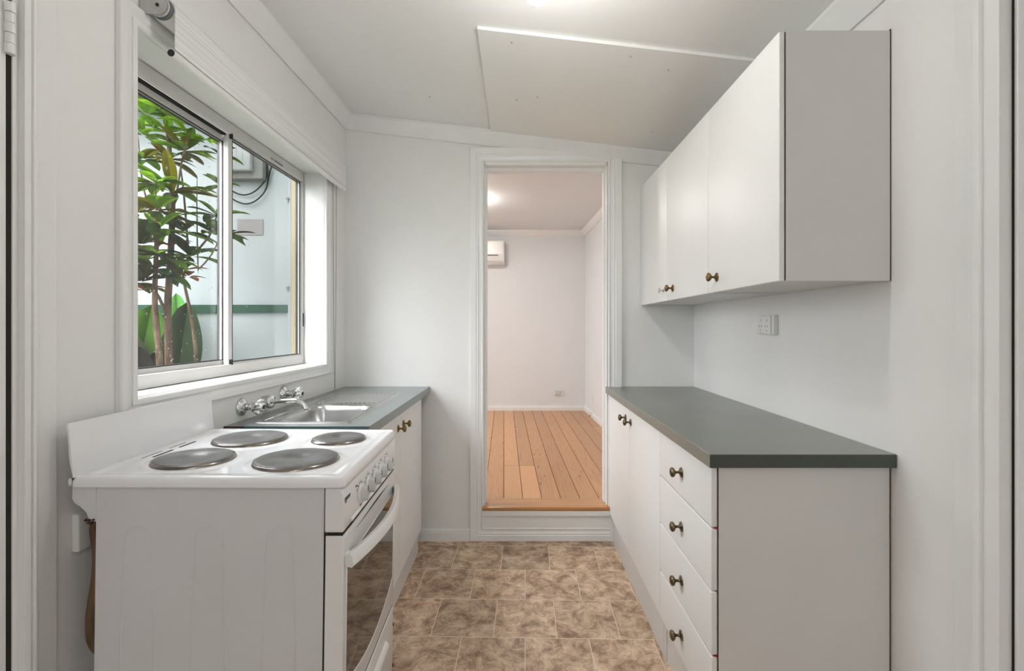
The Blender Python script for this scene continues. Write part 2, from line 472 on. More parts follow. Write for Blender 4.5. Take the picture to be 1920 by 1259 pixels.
# left wall with window opening and doorway opening
DL0, DL1 = .10, .950           # left doorway along Y
DZT = 2.06
def wall_with_holes(u0, u1, z0, z1, holes, n0, n1):
    b_ = NB()
    us = sorted({u0, u1, *[h[0] for h in holes], *[h[1] for h in holes]})
    zs = sorted({z0, z1, *[h[2] for h in holes], *[h[3] for h in holes]})
    for a, c in zip(us, us[1:]):
        # merge vertical runs
        run = None
        for za, zb in zip(zs, zs[1:]):
            mid = ((a + c) / 2, (za + zb) / 2)
            solid = not any(h[0] < mid[0] < h[1] and h[2] < mid[1] < h[3] for h in holes)
            if solid:
                run = (run[0], zb) if run else (za, zb)
            if (not solid) and run:
                bx(b_, n0, n1, a, c, run[0], run[1]); run = None
        if run: bx(b_, n0, n1, a, c, run[0], run[1])
    bmesh.ops.remove_doubles(b_, verts=b_.verts[:], dist=1e-5)
    return b_
b_ = wall_with_holes(YB - .1, D + .0, 0, 2.56, [(WU0, WU1, WZ0, WZ1), (DL0, DL1, 0, DZT)], -WT, 0)
xf(b_, LM); struct('wall_left', b_, 'wall_paint', 'white painted left wall with the window')

# right wall with doorway
DR0, DR1 = .12, .965
b_ = wall_with_holes(YB - .1, D + .0, 0, 2.42, [(DR0, DR1, 0, DZT)], XR, XR + .13)
struct('wall_right', b_, 'wall_paint', 'white painted right wall behind the benchtop')

# far wall with doorway: opening x -.19..+.535, z .19..2.24
OX0, OX1, OZ0, OZ1 = -.192, .538, .19, 2.235
def wall_far():
    b_ = NB()
    us = [-1.36, OX0, OX1, 1.3]
    bx(b_, us[0], us[1], D, D + .10, 0, 2.58); bx(b_, us[2], us[3], D, D + .10, 0, 2.58)
    bx(b_, us[1], us[2], D, D + .10, 0, OZ0 - .03); bx(b_, us[1], us[2], D, D + .10, OZ1 + .015, 2.58)
    return b_
struct('wall_far', wall_far(), 'wall_paint', 'white painted end wall around the doorway')
# rear wall (behind the viewpoint) with an unseen opening added to let sky light in
b_ = NB()
for (x0, x1, z0, z1) in ((-1.36, -.3, 0, 2.6), (.3, 1.2, 0, 2.6), (-.3, .3, 0, 1.5), (-.3, .3, 2.1, 2.6)):
    bx(b_, x0, x1, YB - .1, YB, z0, z1)
struct('wall_rear', b_, 'wall_paint')
# ceiling: sloped slab
b_ = NB()
prism(b_, [(-1.36, ceil_z(-1.36)), (1.3, ceil_z(1.3)), (1.3, ceil_z(1.3) + .06), (-1.36, ceil_z(-1.36) + .06)], 'y', YB - .1, D + .05)
struct('ceiling', b_, 'ceiling_paint', 'white sloping ceiling')
# lowered sheet fixed under the ceiling
b_ = NB()
prism(b_, [(-.152, ceil_z(-.152) - .013), (XR, ceil_z(XR) - .013), (XR, ceil_z(XR)), (-.152, ceil_z(-.152))], 'y', 1.742, D)
struct('trim_1', b_, 'ceiling_paint', 'white sheet patched onto the ceiling, with a bright front edge', bevel=.0015)
b_ = NB()
for (x, y) in ((-.02, 1.80), (.0, 2.25), (.62, 1.86), (.72, 2.42), (.1, 2.2), (-.45, 2.35), (.45, 1.80)):
    lathe(b_, [(0, -.0155), (.004, -.0152), (.0042, -.013), (0, -.0128)] if x > -.1 else [(0, -.002), (.004, -.0018), (.0042, .0005), (0, .001)], Matrix.Translation((x, y, ceil_z(x))), 10)
struct('trim_2', b_, 'dull_metal', 'nail heads in the ceiling sheet')

# cornices
def cornice_profile(h, d, t=.012):
    return [(0, 0), (0, -h), (t * .6, -h), (d, -t * .9), (d, 0)]
b_ = NB()      # left wall cornice, runs along Y
zc = ceil_z(-1.03)
pr = [(0, zc + .02), (0, zc - .078), (.008, zc - .080), (.052, zc - .024), (.060, zc - .016), (.060, zc + .02)]
prism(b_, pr, 'y', YB, D - .001); xf(b_, LM); struct('trim_3', b_, 'trim_paint', 'white cornice along the top of the left wall', bevel=.002)
b_ = NB()      # right
zc = ceil_z(XR)
pr = [(XR, zc + .0), (XR, zc - .078), (XR - .008, zc - .080), (XR - .055, zc - .012), (XR - .062, zc - .004), (XR - .062, zc + .012)]
prism(b_, pr, 'y', YB, D - .001); struct('trim_4', b_, 'trim_paint', 'white cornice along the top of the right wall', bevel=.002)
b_ = NB()      # far, follows the slope
x0, x1 = lwx(D), XR
prof = [(0, .0), (0, -.080), (.008, -.082), (.052, -.030), (.060, -.018), (.060, 0)]
A = [b_.verts.new((x0, D - d, ceil_z(x0) + h)) for d, h in prof]; B = [b_.verts.new((x1, D - d, ceil_z(x1) + h)) for d, h in prof]
fs = [b_.faces.new(A), b_.faces.new(B[::-1])]
for i in range(len(A)):
    j = (i + 1) % len(A); fs.append(b_.faces.new([A[i], B[i], B[j], A[j]]))
bmesh.ops.recalc_face_normals(b_, faces=fs)
struct('trim_5', b_, 'trim_paint', 'white cornice sloping over the doorway', bevel=.002)

# window casing (architrave), reveal lining
ARCH = [(0, 0), (0, .012), (.004, .016), (.018, .016), (.022, .011), (.030, .012), (.046, .017), (.066, .018), (.070, .014), (.070, 0)]
def LT(u, v, d): return LM @ Vector((d, u, v))
b_ = NB(); frame_sweep(b_, (WU0, WU1, WZ0, WZ1), [(w * (.80 if w > .02 else 1), d) for w, d in ARCH], LT)
struct('trim_6', b_, 'trim_paint', 'white moulded casing around the window', bevel=.0012)
b_ = NB()
t = .002
for (u0, u1, z0, z1) in ((WU0 - .0, WU0 + t, WZ0, WZ1), (WU1 - t, WU1, WZ0, WZ1), (WU0, WU1, WZ0, WZ0 + t), (WU0, WU1, WZ1 - t, WZ1)):
    bx(b_, -WT + .06, .001, u0, u1, z0, z1)
xf(b_, LM); struct('trim_7', b_, 'trim_paint', 'white reveal lining inside the window opening')

# ------------------------------------------------------------------ window (aluminium slider)
win = bpy.data.objects.new('window_1', None); COL.objects.link(win); win['kind'] = 'structure'
win['label'] = 'white aluminium sliding window with two panes over the sink'
win.matrix_world = LM.copy()
def ring(b_, n0, n1, u0, u1, z0, z1, tl, tr, tb, tt, bev=.0015):
    bx(b_, n0, n1, u0, u0 + tl, z0, z1, bev); bx(b_, n0, n1, u1 - tr, u1, z0, z1, bev)
    bx(b_, n0, n1, u0 + tl, u1 - tr, z0, z0 + tb, bev); bx(b_, n0, n1, u0 + tl, u1 - tr, z1 - tt, z1, bev)
u0, u1, z0, z1 = WU0 + .003, WU1 - .003, WZ0 + .003, WZ1 - .003
b_ = NB()
ring(b_, -.1595, -.108, u0, u1, z0, z1, .014, .014, .022, .024)
bx(b_, -.128, -.108, u0 + .01, u1 - .01, z0 + .02, z0 + .043, .001)      # inner upstand
bx(b_, -.122, -.108, u0 + .01, u1 - .01, z1 - .045, z1 - .02, .001)
bx(b_, -.150, -.143, u0 + .01, u1 - .01, z0 + .02, z0 + .03, .001)
obj('window_frame', b_, 'aluminium', win)
UM = 1.835
s1 = NB(); ring(s1, -.158, -.140, u0 + .012, UM + .012, z0 + .034, z1 - .050, .024, .026, .028, .026)
so1 = obj('sliding_sash', s1, 'aluminium', win)
s2 = NB(); ring(s2, -.136, -.116, UM - .014, u1 - .014, z0 + .036, z1 - .040, .026, .010, .016, .014)
so2 = obj('fixed_sash', s2, 'aluminium', win)
b_ = NB(); bx(b_, -.152, -.148, u0 + .034, UM - .012, z0 + .060, z1 - .074); obj('glass_pane', b_, 'window_glass', so1)
b_ = NB(); bx(b_, -.128, -.124, UM + .010, u1 - .022, z0 + .050, z1 - .052); obj('glass_pane', b_, 'window_glass', so2)
def seal(n0, n1, a0, a1, c0, c1, par):
    b_ = NB(); ring(b_, n0, n1, a0, a1, c0, c1, .003, .003, .003, .003, 0); ring(b_, n0 - .017, n0 - .0075, a0, a1, c0, c1, .003, .003, .003, .003, 0); obj('rubber_seal', b_, 'black', par)
seal(-.1435, -.1385, u0 + .034, UM - .011, z0 + .060, z1 - .075, so1)
seal(-.1205, -.1152, UM + .010, u1 - .023, z0 + .050, z1 - .053, so2)
for z in (z0 + .040, z1 - .062):
    b_ = NB(); bx(b_, -.116, -.107, UM - .008, UM + .004, z, z + .022, .002); obj('guide_block', b_, 'black', win)
b_ = NB(); bx(b_, -.108, -.104, u1 - .012, u1 - .006, 1.275, 1.345, .001); obj('latch', b_, 'black', win)
# dark head track over the sliding sash
b_ = NB(); bx(b_, -.1385, -.1225, u0 + .014, UM - .016, z1 - .052, z1 - .046); obj('track_gap', b_, 'dark_gap', win)
b_ = NB(); bx(b_, -.1385, -.1285, u0 + .014, UM - .016, z0 + .022, z0 + .030); obj('track_gap', b_, 'dark_gap', win)
text_obj('printed_label', 'A.F. 1166 Windows', .013, axis_mat((-.1070, 2.11, z1 - .040), (0, 1, 0), (0, 0, 1), (1, 0, 0)), 'print_ink', win)
# raindrops on the outside of the panes
b_ = NB()
for i in range(420):
    sash = random.random() < .62
    u = random.uniform(u0 + .04, UM - .02) if sash else random.uniform(UM + .015, u1 - .03)
    z = z0 + .07 + (z1 - z0 - .16) * random.random() ** 1.35
    r = random.uniform(.0009, .0026)
    n = -.1522 if sash else -.1282
    M = Matrix.Translation((n, u, z)) @ Matrix.Rotation(-PI / 2, 4, 'Y') @ Matrix.Diagonal((random.uniform(1, 1.9), 1, .45, 1))
    lathe(b_, [(r, 0), (r * .8, r * .6), (0, r)], M, 7)
o = obj('raindrops', b_, 'raindrop', win); o['kind'] = 'stuff'

# ------------------------------------------------------------------ roller blind
bl = thing('roller_blind', 'white ribbed roller blind rolled up above the window', 'blind', (0, 0, 0))
bl.matrix_world = Matrix.Translation((-1.0523, 1.288, 0)) @ Matrix.Rotation(-.006, 4, 'Z') @ Matrix.Translation((0, -1.288, 0))
BU0, BU1 = 1.288, 2.555
RZ, RN, RR = 2.168, .052, .034
b_ = NB()
arc = [(RN + RR * math.cos(a), RZ + RR * math.sin(a)) for a in [math.radians(t_) for t_ in range(200, -1, -10)]]
outer = arc + [(RN + RR, 2.056)]
inner = [(RN + (RR - .004) * math.cos(a), RZ + (RR - .004) * math.sin(a)) for a in [math.radians(t_) for t_ in range(0, 201, 10)]]
prism(b_, outer + [(RN + RR - .0016, 2.056)] + inner, 'y', BU0, BU1)
obj('fabric', b_, 'blind_fabric', bl)
b_ = NB(); tube(b_, [(RN, BU0 - .006, RZ), (RN, BU0 + .002, RZ)], .0285, 28); obj('roller_plug', b_, 'handle_grey', bl)
b_ = NB(); tube(b_, [(RN, BU0 + .002, RZ), (RN, BU1, RZ)], .0325, 28); obj('roller_tube', b_, 'white_plastic', bl)
b_ = NB()
prism(b_, [(x + RN + RR - .0085, z + 2.044) for x, z in [(.0105 * math.cos(t_), .0125 * math.sin(t_)) for t_ in [2 * PI * i / 20 for i in range(20)]]], 'y', BU0 - .004, BU1 + .002)
rail = obj('bottom_rail', b_, 'white_plastic', bl, smooth_angle=50)
for u in (BU0 - .0065, BU1 + .0025):
    b_ = NB(); prism(b_, [(x + RN + RR - .0085, z + 2.044) for x, z in [(.0095 * math.cos(t_), .0095 * math.sin(t_)) for t_ in [2 * PI * i / 16 for i in range(16)]]], 'y', u, u + .003)
    obj('end_cap', b_, 'black', rail)
# bracket and clutch at the near end
for (ua, ub, nm) in ((BU0 - .022, BU0 - .018, 'near'), (BU1 + .012, BU1 + .016, 'far')):
    b_ = NB()
    pts = [(-.0, RZ - .022), (-.0, RZ + .04), (RN, RZ + .026)] + [(RN + .026 * math.cos(a), RZ + .026 * math.sin(a)) for a in [math.radians(t_) for t_ in range(80, -101, -15)]]
    prism(b_, pts, 'y', ua, ub)
    bx(b_, 0.0, .0025, min(ua, ub) - .0, max(ua, ub) + .018 if nm == 'near' else max(ua, ub), RZ - .026, RZ + .04)
    k_ = obj('bracket', b_, 'dull_metal', bl, bevel=.0008)
    b_ = NB(); lathe(b_, [(0, -.002), (.0045, -.0015), (.0045, .001), (0, .001)], axis_mat((RN, ua - .0005, RZ), (1, 0, 0), (0, 0, 1), (0, 1, 0)), 14); obj('pin', b_, 'black', k_)
b_ = NB()
prof = []
for i in range(72):
    r = .0285 if i % 2 else .0270
    prof.append((RN + r * math.cos(2 * PI * i / 72), RZ + r * math.sin(2 * PI * i / 72)))
prism(b_, prof, 'y', BU0 - .017, BU0 - .011); obj('toothed_wheel', b_, 'grey_plastic', bl)
# bead chain: two strands down to a hold-down at the bench
CU = 2.50
chain_n = .045
hold_z = .932
b_ = NB()
tube(b_, [(chain_n, CU - .028, 2.15), (chain_n, CU - .022, 1.6), (chain_n, CU - .010, 1.1), (chain_n, CU - .003, hold_z)], .0007, 5)
tube(b_, [(chain_n, CU + .024, 2.15), (chain_n, CU + .018, 1.6), (chain_n, CU + .008, 1.1), (chain_n, CU + .001, hold_z)], .0007, 5)
def chain_u(z, s):
    t_ = (z - hold_z) / (2.15 - hold_z)
    return CU + s * (.002 + .024 * t_ ** .8)
for s in (-1, 1):
    z = hold_z
    while z < 2.10:
        lathe(b_, [(0, -.0021), (.0018, -.0011), (.0018, .0011), (0, .0021)], Matrix.Translation((chain_n, chain_u(z, s), z)), 6)
        z += .0062
obj('bead_chain', b_, 'handle_grey', bl)
b_ = NB(); bx(b_, chain_n - .007, chain_n + .007, CU - .016, CU + .016, .922, .926, .001); bx(b_, chain_n - .003, chain_n + .003, CU - .006, CU + .006, .926, .936, .001)
obj('chain_holder', b_, 'chrome', bl)

# ------------------------------------------------------------------ far doorway: lining, architrave, step
b_ = NB()
bx(b_, OX0 - .0, OX0 + .004, D - .004, D + .12, OZ0 - .02, OZ1 + .012)
bx(b_, OX1 - .004, OX1, D - .004, D + .12, OZ0 - .02, OZ1 + .012)
bx(b_, OX0, OX1, D - .004, D + .12, OZ1, OZ1 + .018)
bx(b_, OX0, OX0 + .012, D + .045, D + .10, OZ0 + .02, OZ1 + .0, .001); bx(b_, OX1 - .012, OX1, D + .045, D + .10, OZ0 + .02, OZ1, .001)
bx(b_, OX0 + .012, OX1 - .012, D + .045, D + .10, OZ1 - .018, OZ1, .001)
struct('trim_8', b_, 'trim_paint', 'white jamb lining of the doorway')
def FT(u, v, d): return Vector((u, D - d, v))
DARCH = [(0, 0), (0, .010), (.005, .015), (.010, .015), (.013, .010), (.026, .012), (.036, .017), (.041, .014), (.046, .018), (.078, .019), (.082, .016), (.082, 0)]
b_ = NB(); frame_sweep(b_, (OX0 - .004, OX1 + .004, .082, OZ1 + .018), [(w, d) for w, d in DARCH], FT)
struct('trim_9', b_, 'trim_paint', 'white moulded architrave framing the doorway down to the floor', bevel=.001)
# step riser
b_ = NB()
bx(b_, OX0 - .012, OX1 + .01, D - .012, D, .07, .165)
bx(b_, OX0 - .012, OX1 + .012, D - .026, D, .155, .186, .003)
struct('trim_10', b_, 'trim_paint', 'white boxed riser below the doorway threshold')
b_ = NB(); bx(b_, OX0 - .012, OX1 + .012, D - .030, D + .115, .187, .209, .006)
struct('trim_11', b_, 'threshold_timber', 'varnished orange timber threshold of the doorway')
# baseboards
b_ = NB()
prism(b_, [(D, 0), (D - .014, 0), (D - .014, .05), (D - .010, .054), (D - .012, .060), (D - .006, .072), (D, .072)], 'x', lwx(D), OX0 - .086)
prism(b_, [(D, 0), (D - .014, 0), (D - .014, .05), (D - .010, .054), (D - .012, .060), (D - .006, .072), (D, .072)], 'x', OX1 + .086, XR)
struct('baseboard_far', b_, 'trim_paint')
# left and right door casings in the foreground (plus doors)
CAS = [(0, 0), (0, .020), (.022, .020), (.025, .015), (.031, .014), (.035, .019), (.045, .019), (.052, .012), (.064, .010), (.066, .007), (.070, .007), (.106, .0045), (.107, 0)]
b_ = NB(); frame_sweep(b_, (DL0, DL1 + .012, 0, DZT), [(w * .56 if w < .067 else .037 + (w - .066) * 1.08, d) for w, d in CAS], LT, open_bottom=True)
struct('trim_12', b_, 'trim_paint', 'white moulded casing of the door at the left edge', bevel=.001)
def RT(u, v, d): return Vector((XR - d, u, v))
b_ = NB(); frame_sweep(b_, (DR0, DR1, 0, DZT), [(w * 1.29 if w < .067 else .085 + (w - .066) * 1.03, d * (1.6 if w < .046 else 1)) for w, d in CAS], RT, open_bottom=True)
struct('trim_13', b_, 'trim_paint', 'white moulded casing of the door at the right edge', bevel=.001)
# jambs
b_ = NB(); 
bx(b_, -WT, .006, DL1 + .001, DL1 + .020, 0, DZT); bx(b_, -WT, .006, DL0 - .02, DL0 - .004, 0, DZT); bx(b_, -WT, .006, DL0, DL1, DZT - .014, DZT)
xf(b_, LM); struct('trim_14', b_, 'trim_paint', 'white jamb of the door at the left edge')
b_ = NB()
bx(b_, XR - .004, XR + .13, DR1 - .012, DR1 + .003, 0, DZT); bx(b_, XR - .004, XR + .13, DR0 - .003, DR0 + .012, 0, DZT); bx(b_, XR - .004, XR + .13, DR0 + .012, DR1 - .012, DZT - .014, DZT)
struct('trim_15', b_, 'trim_paint', 'white jamb of the door at the right edge')
# doors
door = bpy.data.objects.new('door_1', None); COL.objects.link(door); door['kind'] = 'structure'; door['label'] = 'white hinged door at the left edge, painted hinge, dark gap'
door.matrix_world = LM.copy()
b_ = NB(); bx(b_, -.035, .004, DL0 + .006, DL1 - .009, .01, DZT - .02, .002); obj('door_leaf', b_, 'trim_paint', door)
for zz in (1.836, .25):
    b_ = NB()
    for i in range(5):
        lathe(b_, [(0, 0), (.0088 - .0007 * (i % 2), .0), (.0088 - .0007 * (i % 2), .0205), (0, .0205)], Matrix.Translation((.010, DL1 - .007, zz + i * .0215)), 16)
    bx(b_, -.02, .0045, DL1 + .001, DL1 + .0035, zz, zz + .107)
    obj('hinge', b_, 'trim_paint', door, bevel=.0006)
b_ = NB(); bx(b_, -.03, .0035, DL1 - .0088, DL1 + .0005, .01, DZT - .02); obj('gap_dark_strip', b_, 'dark_gap', door)  # dark strip: the gap's deep shade painted in, along with old dark paint
door = bpy.data.objects.new('door_2', None); COL.objects.link(door); door['kind'] = 'structure'; door['label'] = 'white door at the right edge'
b_ = NB(); bx(b_, XR + .012, XR + .05, DR0 + .016, DR1 - .017, .01, DZT - .02, .002); obj('door_leaf', b_, 'trim_paint', door)
b_ = NB(); bx(b_, XR - .0055, XR - .003, DR1 - .0042, DR1 - .0005, .01, DZT - .02); obj('gap_dark_strip', b_, 'dark_gap', door)  # dark strip painted in for the shade of the right door gap

# ------------------------------------------------------------------ living room beyond
LZ = .205; LY1 = 5.84; LC = 2.505
LRS = -.0457
def lrx(y): return .873 + LRS * (y - 5.82)
b_ = NB()
col = b_.loops.layers.color.new('board')
BR = .028
bounds = [-.284 + .1185 * k for k in range(-22, 12)]
bounds = [(-3.0 if k == 0 else v) for k, v in enumerate(bounds)]
specials = {round(-.164, 2): 1, round(-.05, 2): 1}
def board(xa, xb, ya, yb, c):
    g = .0019
    n0 = len(b_.faces)
    def sx(x, y): return x + BR * (5.82 - y)
    vs = [b_.verts.new((sx(xa + g, ya), ya, LZ)), b_.verts.new((sx(xb - g, ya), ya, LZ)), b_.verts.new((sx(xb - g, yb), yb, LZ)), b_.verts.new((sx(xa + g, yb), yb, LZ))]
    lo = [b_.verts.new((v.co.x, v.co.y, LZ - .018)) for v in vs]
    fs = [b_.faces.new(vs), b_.faces.new(lo[::-1])]
    for i in range(4): fs.append(b_.faces.new([vs[i], lo[i], lo[(i + 1) % 4], vs[(i + 1) % 4]]))
    bmesh.ops.recalc_face_normals(b_, faces=fs)
    for f in fs:
        for l in f.loops: l[col] = c
rr = random.Random(3)
xs = [-.284 + .1187 * k for k in range(-22, 12)]
for i, (xa, xb) in enumerate(zip(xs, xs[1:])):
    c = (rr.random(), rr.random(), 0, 1)
    if abs(xa + .165) < .02 or abs(xa + .047) < .02:
        board(xa, xb, 3.505, LY1, c)
        board(xa, xb, 2.81, 3.500, (rr.random(), rr.random(), 1, 1))
    elif rr.random() < .3:
        ys = rr.uniform(4.2, 5.4)
        board(xa, xb, ys + .002, LY1, c); board(xa, xb, 2.81, ys, (rr.random(), rr.random(), rr.random() * .2, 1))
    else:
        board(xa, xb, 2.81, LY1, (c[0], c[1], rr.random() * .25, 1))
nf = len(b_.faces)
bx(b_, -3.2, 1.5, 2.80, LY1, LZ - .05, LZ - .0185)
b_.faces.ensure_lookup_table()
for f in b_.faces[nf:]: f.material_index = 1
o = struct('floor_living', b_, ['pine_boards', 'dark_gap'], 'knotty pine floorboards in the room beyond the doorway')
o.name = 'floor_far'
b_ = NB(); bx(b_, -3.4, 1.5, LY1 - .02, LY1 + .1, 0, 2.7); struct('wall_living_far', b_, 'living_paint', 'pinkish white end wall of the room beyond')
b_ = NB()
prism(b_, [(lrx(D + .1), D + .1), (lrx(LY1), LY1), (lrx(LY1) + .1, LY1), (lrx(D + .1) + .1, D + .1)], 'z', 0, 2.7)
struct('wall_living_right', b_, 'living_paint', 'pinkish white side wall of the room beyond')
b_ = NB()
for (ya, yb, za, zb_) in ((D, 3.3, 0, 2.7), (5.3, LY1 + .1, 0, 2.7), (3.3, 5.3, 0, 1.1), (3.3, 5.3, 2.1, 2.7)): bx(b_, -3.45, -3.35, ya, yb, za, zb_)  # middle gap: unseen window added to daylight the room beyond
struct('wall_living_left', b_, 'living_paint')
b_ = NB(); bx(b_, -3.4, 1.5, D + .05, LY1 + .1, LC, LC + .06); struct('ceiling_living', b_, 'living_paint', 'flat ceiling of the room beyond')
bpy.data.objects['ceiling_living'].name = 'ceiling_far'
# near side wall of the living room, left part (its outside is the mint wall)
b_ = NB(); bx(b_, -3.4, -1.36, D + .0, D + .10, 0, 2.7); struct('wall_living_near', b_, 'living_paint')
# cornice + skirting living
b_ = NB()
pr = [(LY1 - .02, LC), (LY1 - .02, LC - .065), (LY1 - .028, LC - .067), (LY1 - .068, LC - .022), (LY1 - .075, LC - .012), (LY1 - .075, LC)]
prism(b_, pr, 'x', -3.3, lrx(LY1 - .04)); struct('trim_16', b_, 'trim_paint', 'white cornice at the end of the room beyond')
b_ = NB()
M = Matrix.Translation((.873, 5.82, 0)) @ Matrix.Rotation(math.atan(.0457), 4, 'Z')
prism(b_, [(0, LC), (0, LC - .065), (-.008, LC - .067), (-.048, LC - .022), (-.055, LC - .012), (-.055, LC)], 'y', -3.0, -.01); xf(b_, M)
struct('trim_17', b_, 'trim_paint', 'white cornice on the side wall of the room beyond')
b_ = NB()
prism(b_, [(LY1 - .02, LZ), (LY1 - .036, LZ), (LY1 - .036, LZ + .042), (LY1 - .030, LZ + .048), (LY1 - .030, LZ + .058), (LY1 - .02, LZ + .062)], 'x', -3.3, lrx(LY1 - .04)); struct('baseboard_living', b_, 'trim_paint')
b_ = NB(); prism(b_, [(0, LZ), (-.016, LZ), (-.016, LZ + .042), (-.010, LZ + .048), (-.010, LZ + .058), (0, LZ + .062)], 'y', -1.45, -.01)
prism(b_, [(0, LZ), (-.016, LZ), (-.016, LZ + .042), (-.010, LZ + .048), (-.010, LZ + .058), (0, LZ + .062)], 'y', -3.0, -1.5)
xf(b_, M); struct('baseboard_living_side', b_, 'trim_paint')
# sheet joint on the end wall with nail marks
b_ = NB(); bx(b_, -.038, -.034, LY1 - .0208, LY1 - .02, LZ + .06, LC - .06)
struct('trim_18', b_, 'trim_paint', 'sheet joint on the end wall beyond')
b_ = NB()
for i, z in enumerate((2.41, 2.36, 2.30, 2.26, 2.22, 2.17, 2.13, 2.06, 1.92, 1.75, 1.5, 1.3, 1.1, .9, .75, .45, .35)):
    lathe(b_, [(0, -.001), (.004, -.0008), (.004, .001)], axis_mat((-.036 + rr.uniform(-.004, .004), LY1 - .0205, z), (1, 0, 0), (0, 0, 1), (0, 1, 0)), 8)
struct('trim_19', b_, 'dull_metal', 'nail marks down the sheet joint beyond')

# living room light (flush, out of sight to the left of the doorway)
t = thing('ceiling_light', 'round flush ceiling light in the room beyond the doorway', 'ceiling light', (-.46, 4.36, LC))
b_ = NB(); lathe(b_, [(0, 0), (.15, 0), (.155, -.012), (.145, -.02), (0, -.02)], None, 40); obj('base_ring', b_, 'white_plastic', t)
b_ = NB(); lathe(b_, [(.138, -.02), (.125, -.05), (.08, -.07), (0, -.078)], None, 40); obj('diffuser', b_, 'living_glow', t)

# split air conditioner
t = thing('air_conditioner', 'white split air conditioner high on the end wall beyond the doorway', 'air conditioner', (-.53, LY1 - .02, 2.06))
b_ = NB()
prism(b_, [(0, 0), (-.13, 0), (-.185, .035), (-.205, .10), (-.205, .275), (-.19, .295), (0, .30)], 'x', -.39, .375)
o = obj('housing', b_, 'white_plastic', t, bevel=.012, smooth_angle=40)
b_ = NB(); prism(b_, [(-.204, .11), (-.2085, .11), (-.2085, .27), (-.2, .285), (-.195, .285)], 'x', -.372, .357); obj('front_panel', b_, 'white_plastic', t, bevel=.002)
b_ = NB(); prism(b_, [(-.130, -.002), (-.187, .034), (-.2075, .095), (-.200, .095), (-.18, .038), (-.128, .004)], 'x', -.33, .30); obj('air_flap', b_, 'white_plastic', t)
b_ = NB(); bx(b_, -.36, .30, -.2088, -.200, .094, .104); obj('air_slot', b_, 'black', t)

# power outlets of the living room
t = thing('power_outlet', 'white single power outlet low on the end wall beyond the doorway', 'power outlet', (.532, LY1 - .02, .435))
b_ = NB(); bx(b_, -.058, .058, -.010, 0, -.037, .037, .003); obj('face_plate', b_, 'white_plastic', t)
b_ = NB(); bx(b_, -.042, .018, -.030, -.010, -.022, .028, .005); obj('plug_top', b_, 'grey_plastic', t)
b_ = NB(); bx(b_, .028, .038, -.013, -.010, -.008, .008, .001); obj('switch', b_, 'white_plastic', t)
t = thing('blank_plate', 'small white blank wall plate on the side wall beyond the doorway', 'wall plate')
t.matrix_world = M @ Matrix.Translation((0, -.42, .42))
b_ = NB(); bx(b_, -.006, 0, -.035, .035, -.055, .055, .002); obj('face_plate', b_, 'white_plastic', t)
t = thing('skirting_socket', 'small grey socket block on the skirting beyond the doorway', 'socket')
t.matrix_world = M @ Matrix.Translation((-.0, -.47, LZ))
b_ = NB(); bx(b_, -.034, 0, -.022, .022, .002, .066, .003); obj('block', b_, 'white_plastic', t)
b_ = NB(); bx(b_, -.036, -.033, -.016, .016, .008, .034, .001); obj('opening', b_, 'black', t)

# ------------------------------------------------------------------ kitchen ceiling lamp (bulb at the top edge)
def bulb(name, label, x, y, glow, drop=.14):
    zc = ceil_z(x)
    t = thing(name, label, 'ceiling light', (x, y, zc))
    b_ = NB(); lathe(b_, [(0, .004), (.045, 0), (.045, -.012), (.024, -.020), (.022, -.045), (0, -.045)], None, 28); obj('batten_holder', b_, 'white_plastic', t)
    b_ = NB(); tube(b_, [(0, 0, -.04), (0, 0, -drop)], .004, 10); lathe(b_, [(0, -drop + .012), (.015, -drop + .008), (.017, -drop - .022), (0, -drop - .022)], None, 24); obj('lamp_cord', b_, 'white_plastic', t)
    b_ = NB(); lathe(b_, [(.013, -drop - .022), (.015, -drop - .032), (.026, -drop - .045), (.030, -drop - .062), (.026, -drop - .079), (.013, -drop - .089), (0, -drop - .091)], None, 24); obj('bulb', b_, glow, t)
    return t
bulb('bulb_light', 'lit bare bulb hanging from the ceiling, cut by the top edge', .058, 1.265, 'bulb_glow')
bulb('bulb_light', 'unseen fill bulb added behind the camera, hanging from the ceiling', .10, -.9, 'rear_fill_glow')  # invented second bulb, only there to even out the kitchen light

# ------------------------------------------------------------------ knobs
KN = [(0, 0), (.0165, 0), (.0165, .0016), (.0125, .0040), (.006, .0065), (.0042, .011), (.0042, .018), (.0075, .0215), (.0135, .0245), (.0162, .0290), (.0155, .0335), (.0105, .0365), (0, .0375)]
def knob(parent, loc, direction, name='knob', mat='brass', prof=KN, label=None):
    d = Vector(direction)
    za = d; xa = Vector((0, 1, 0)); ya = za.cross(xa)
    b_ = NB(); lathe(b_, prof, axis_mat((0, 0, 0), xa, ya, za), 26)
    o = obj(name, b_, mat, parent); o.location = loc
    if label: o['label'] = label
    return o
SILVER = [(0, 0), (.006, 0), (.006, .003), (.0028, .004), (.0028, .018), (.006, .020), (.0135, .021), (.0135, .0235), (.004, .025), (0, .025)]

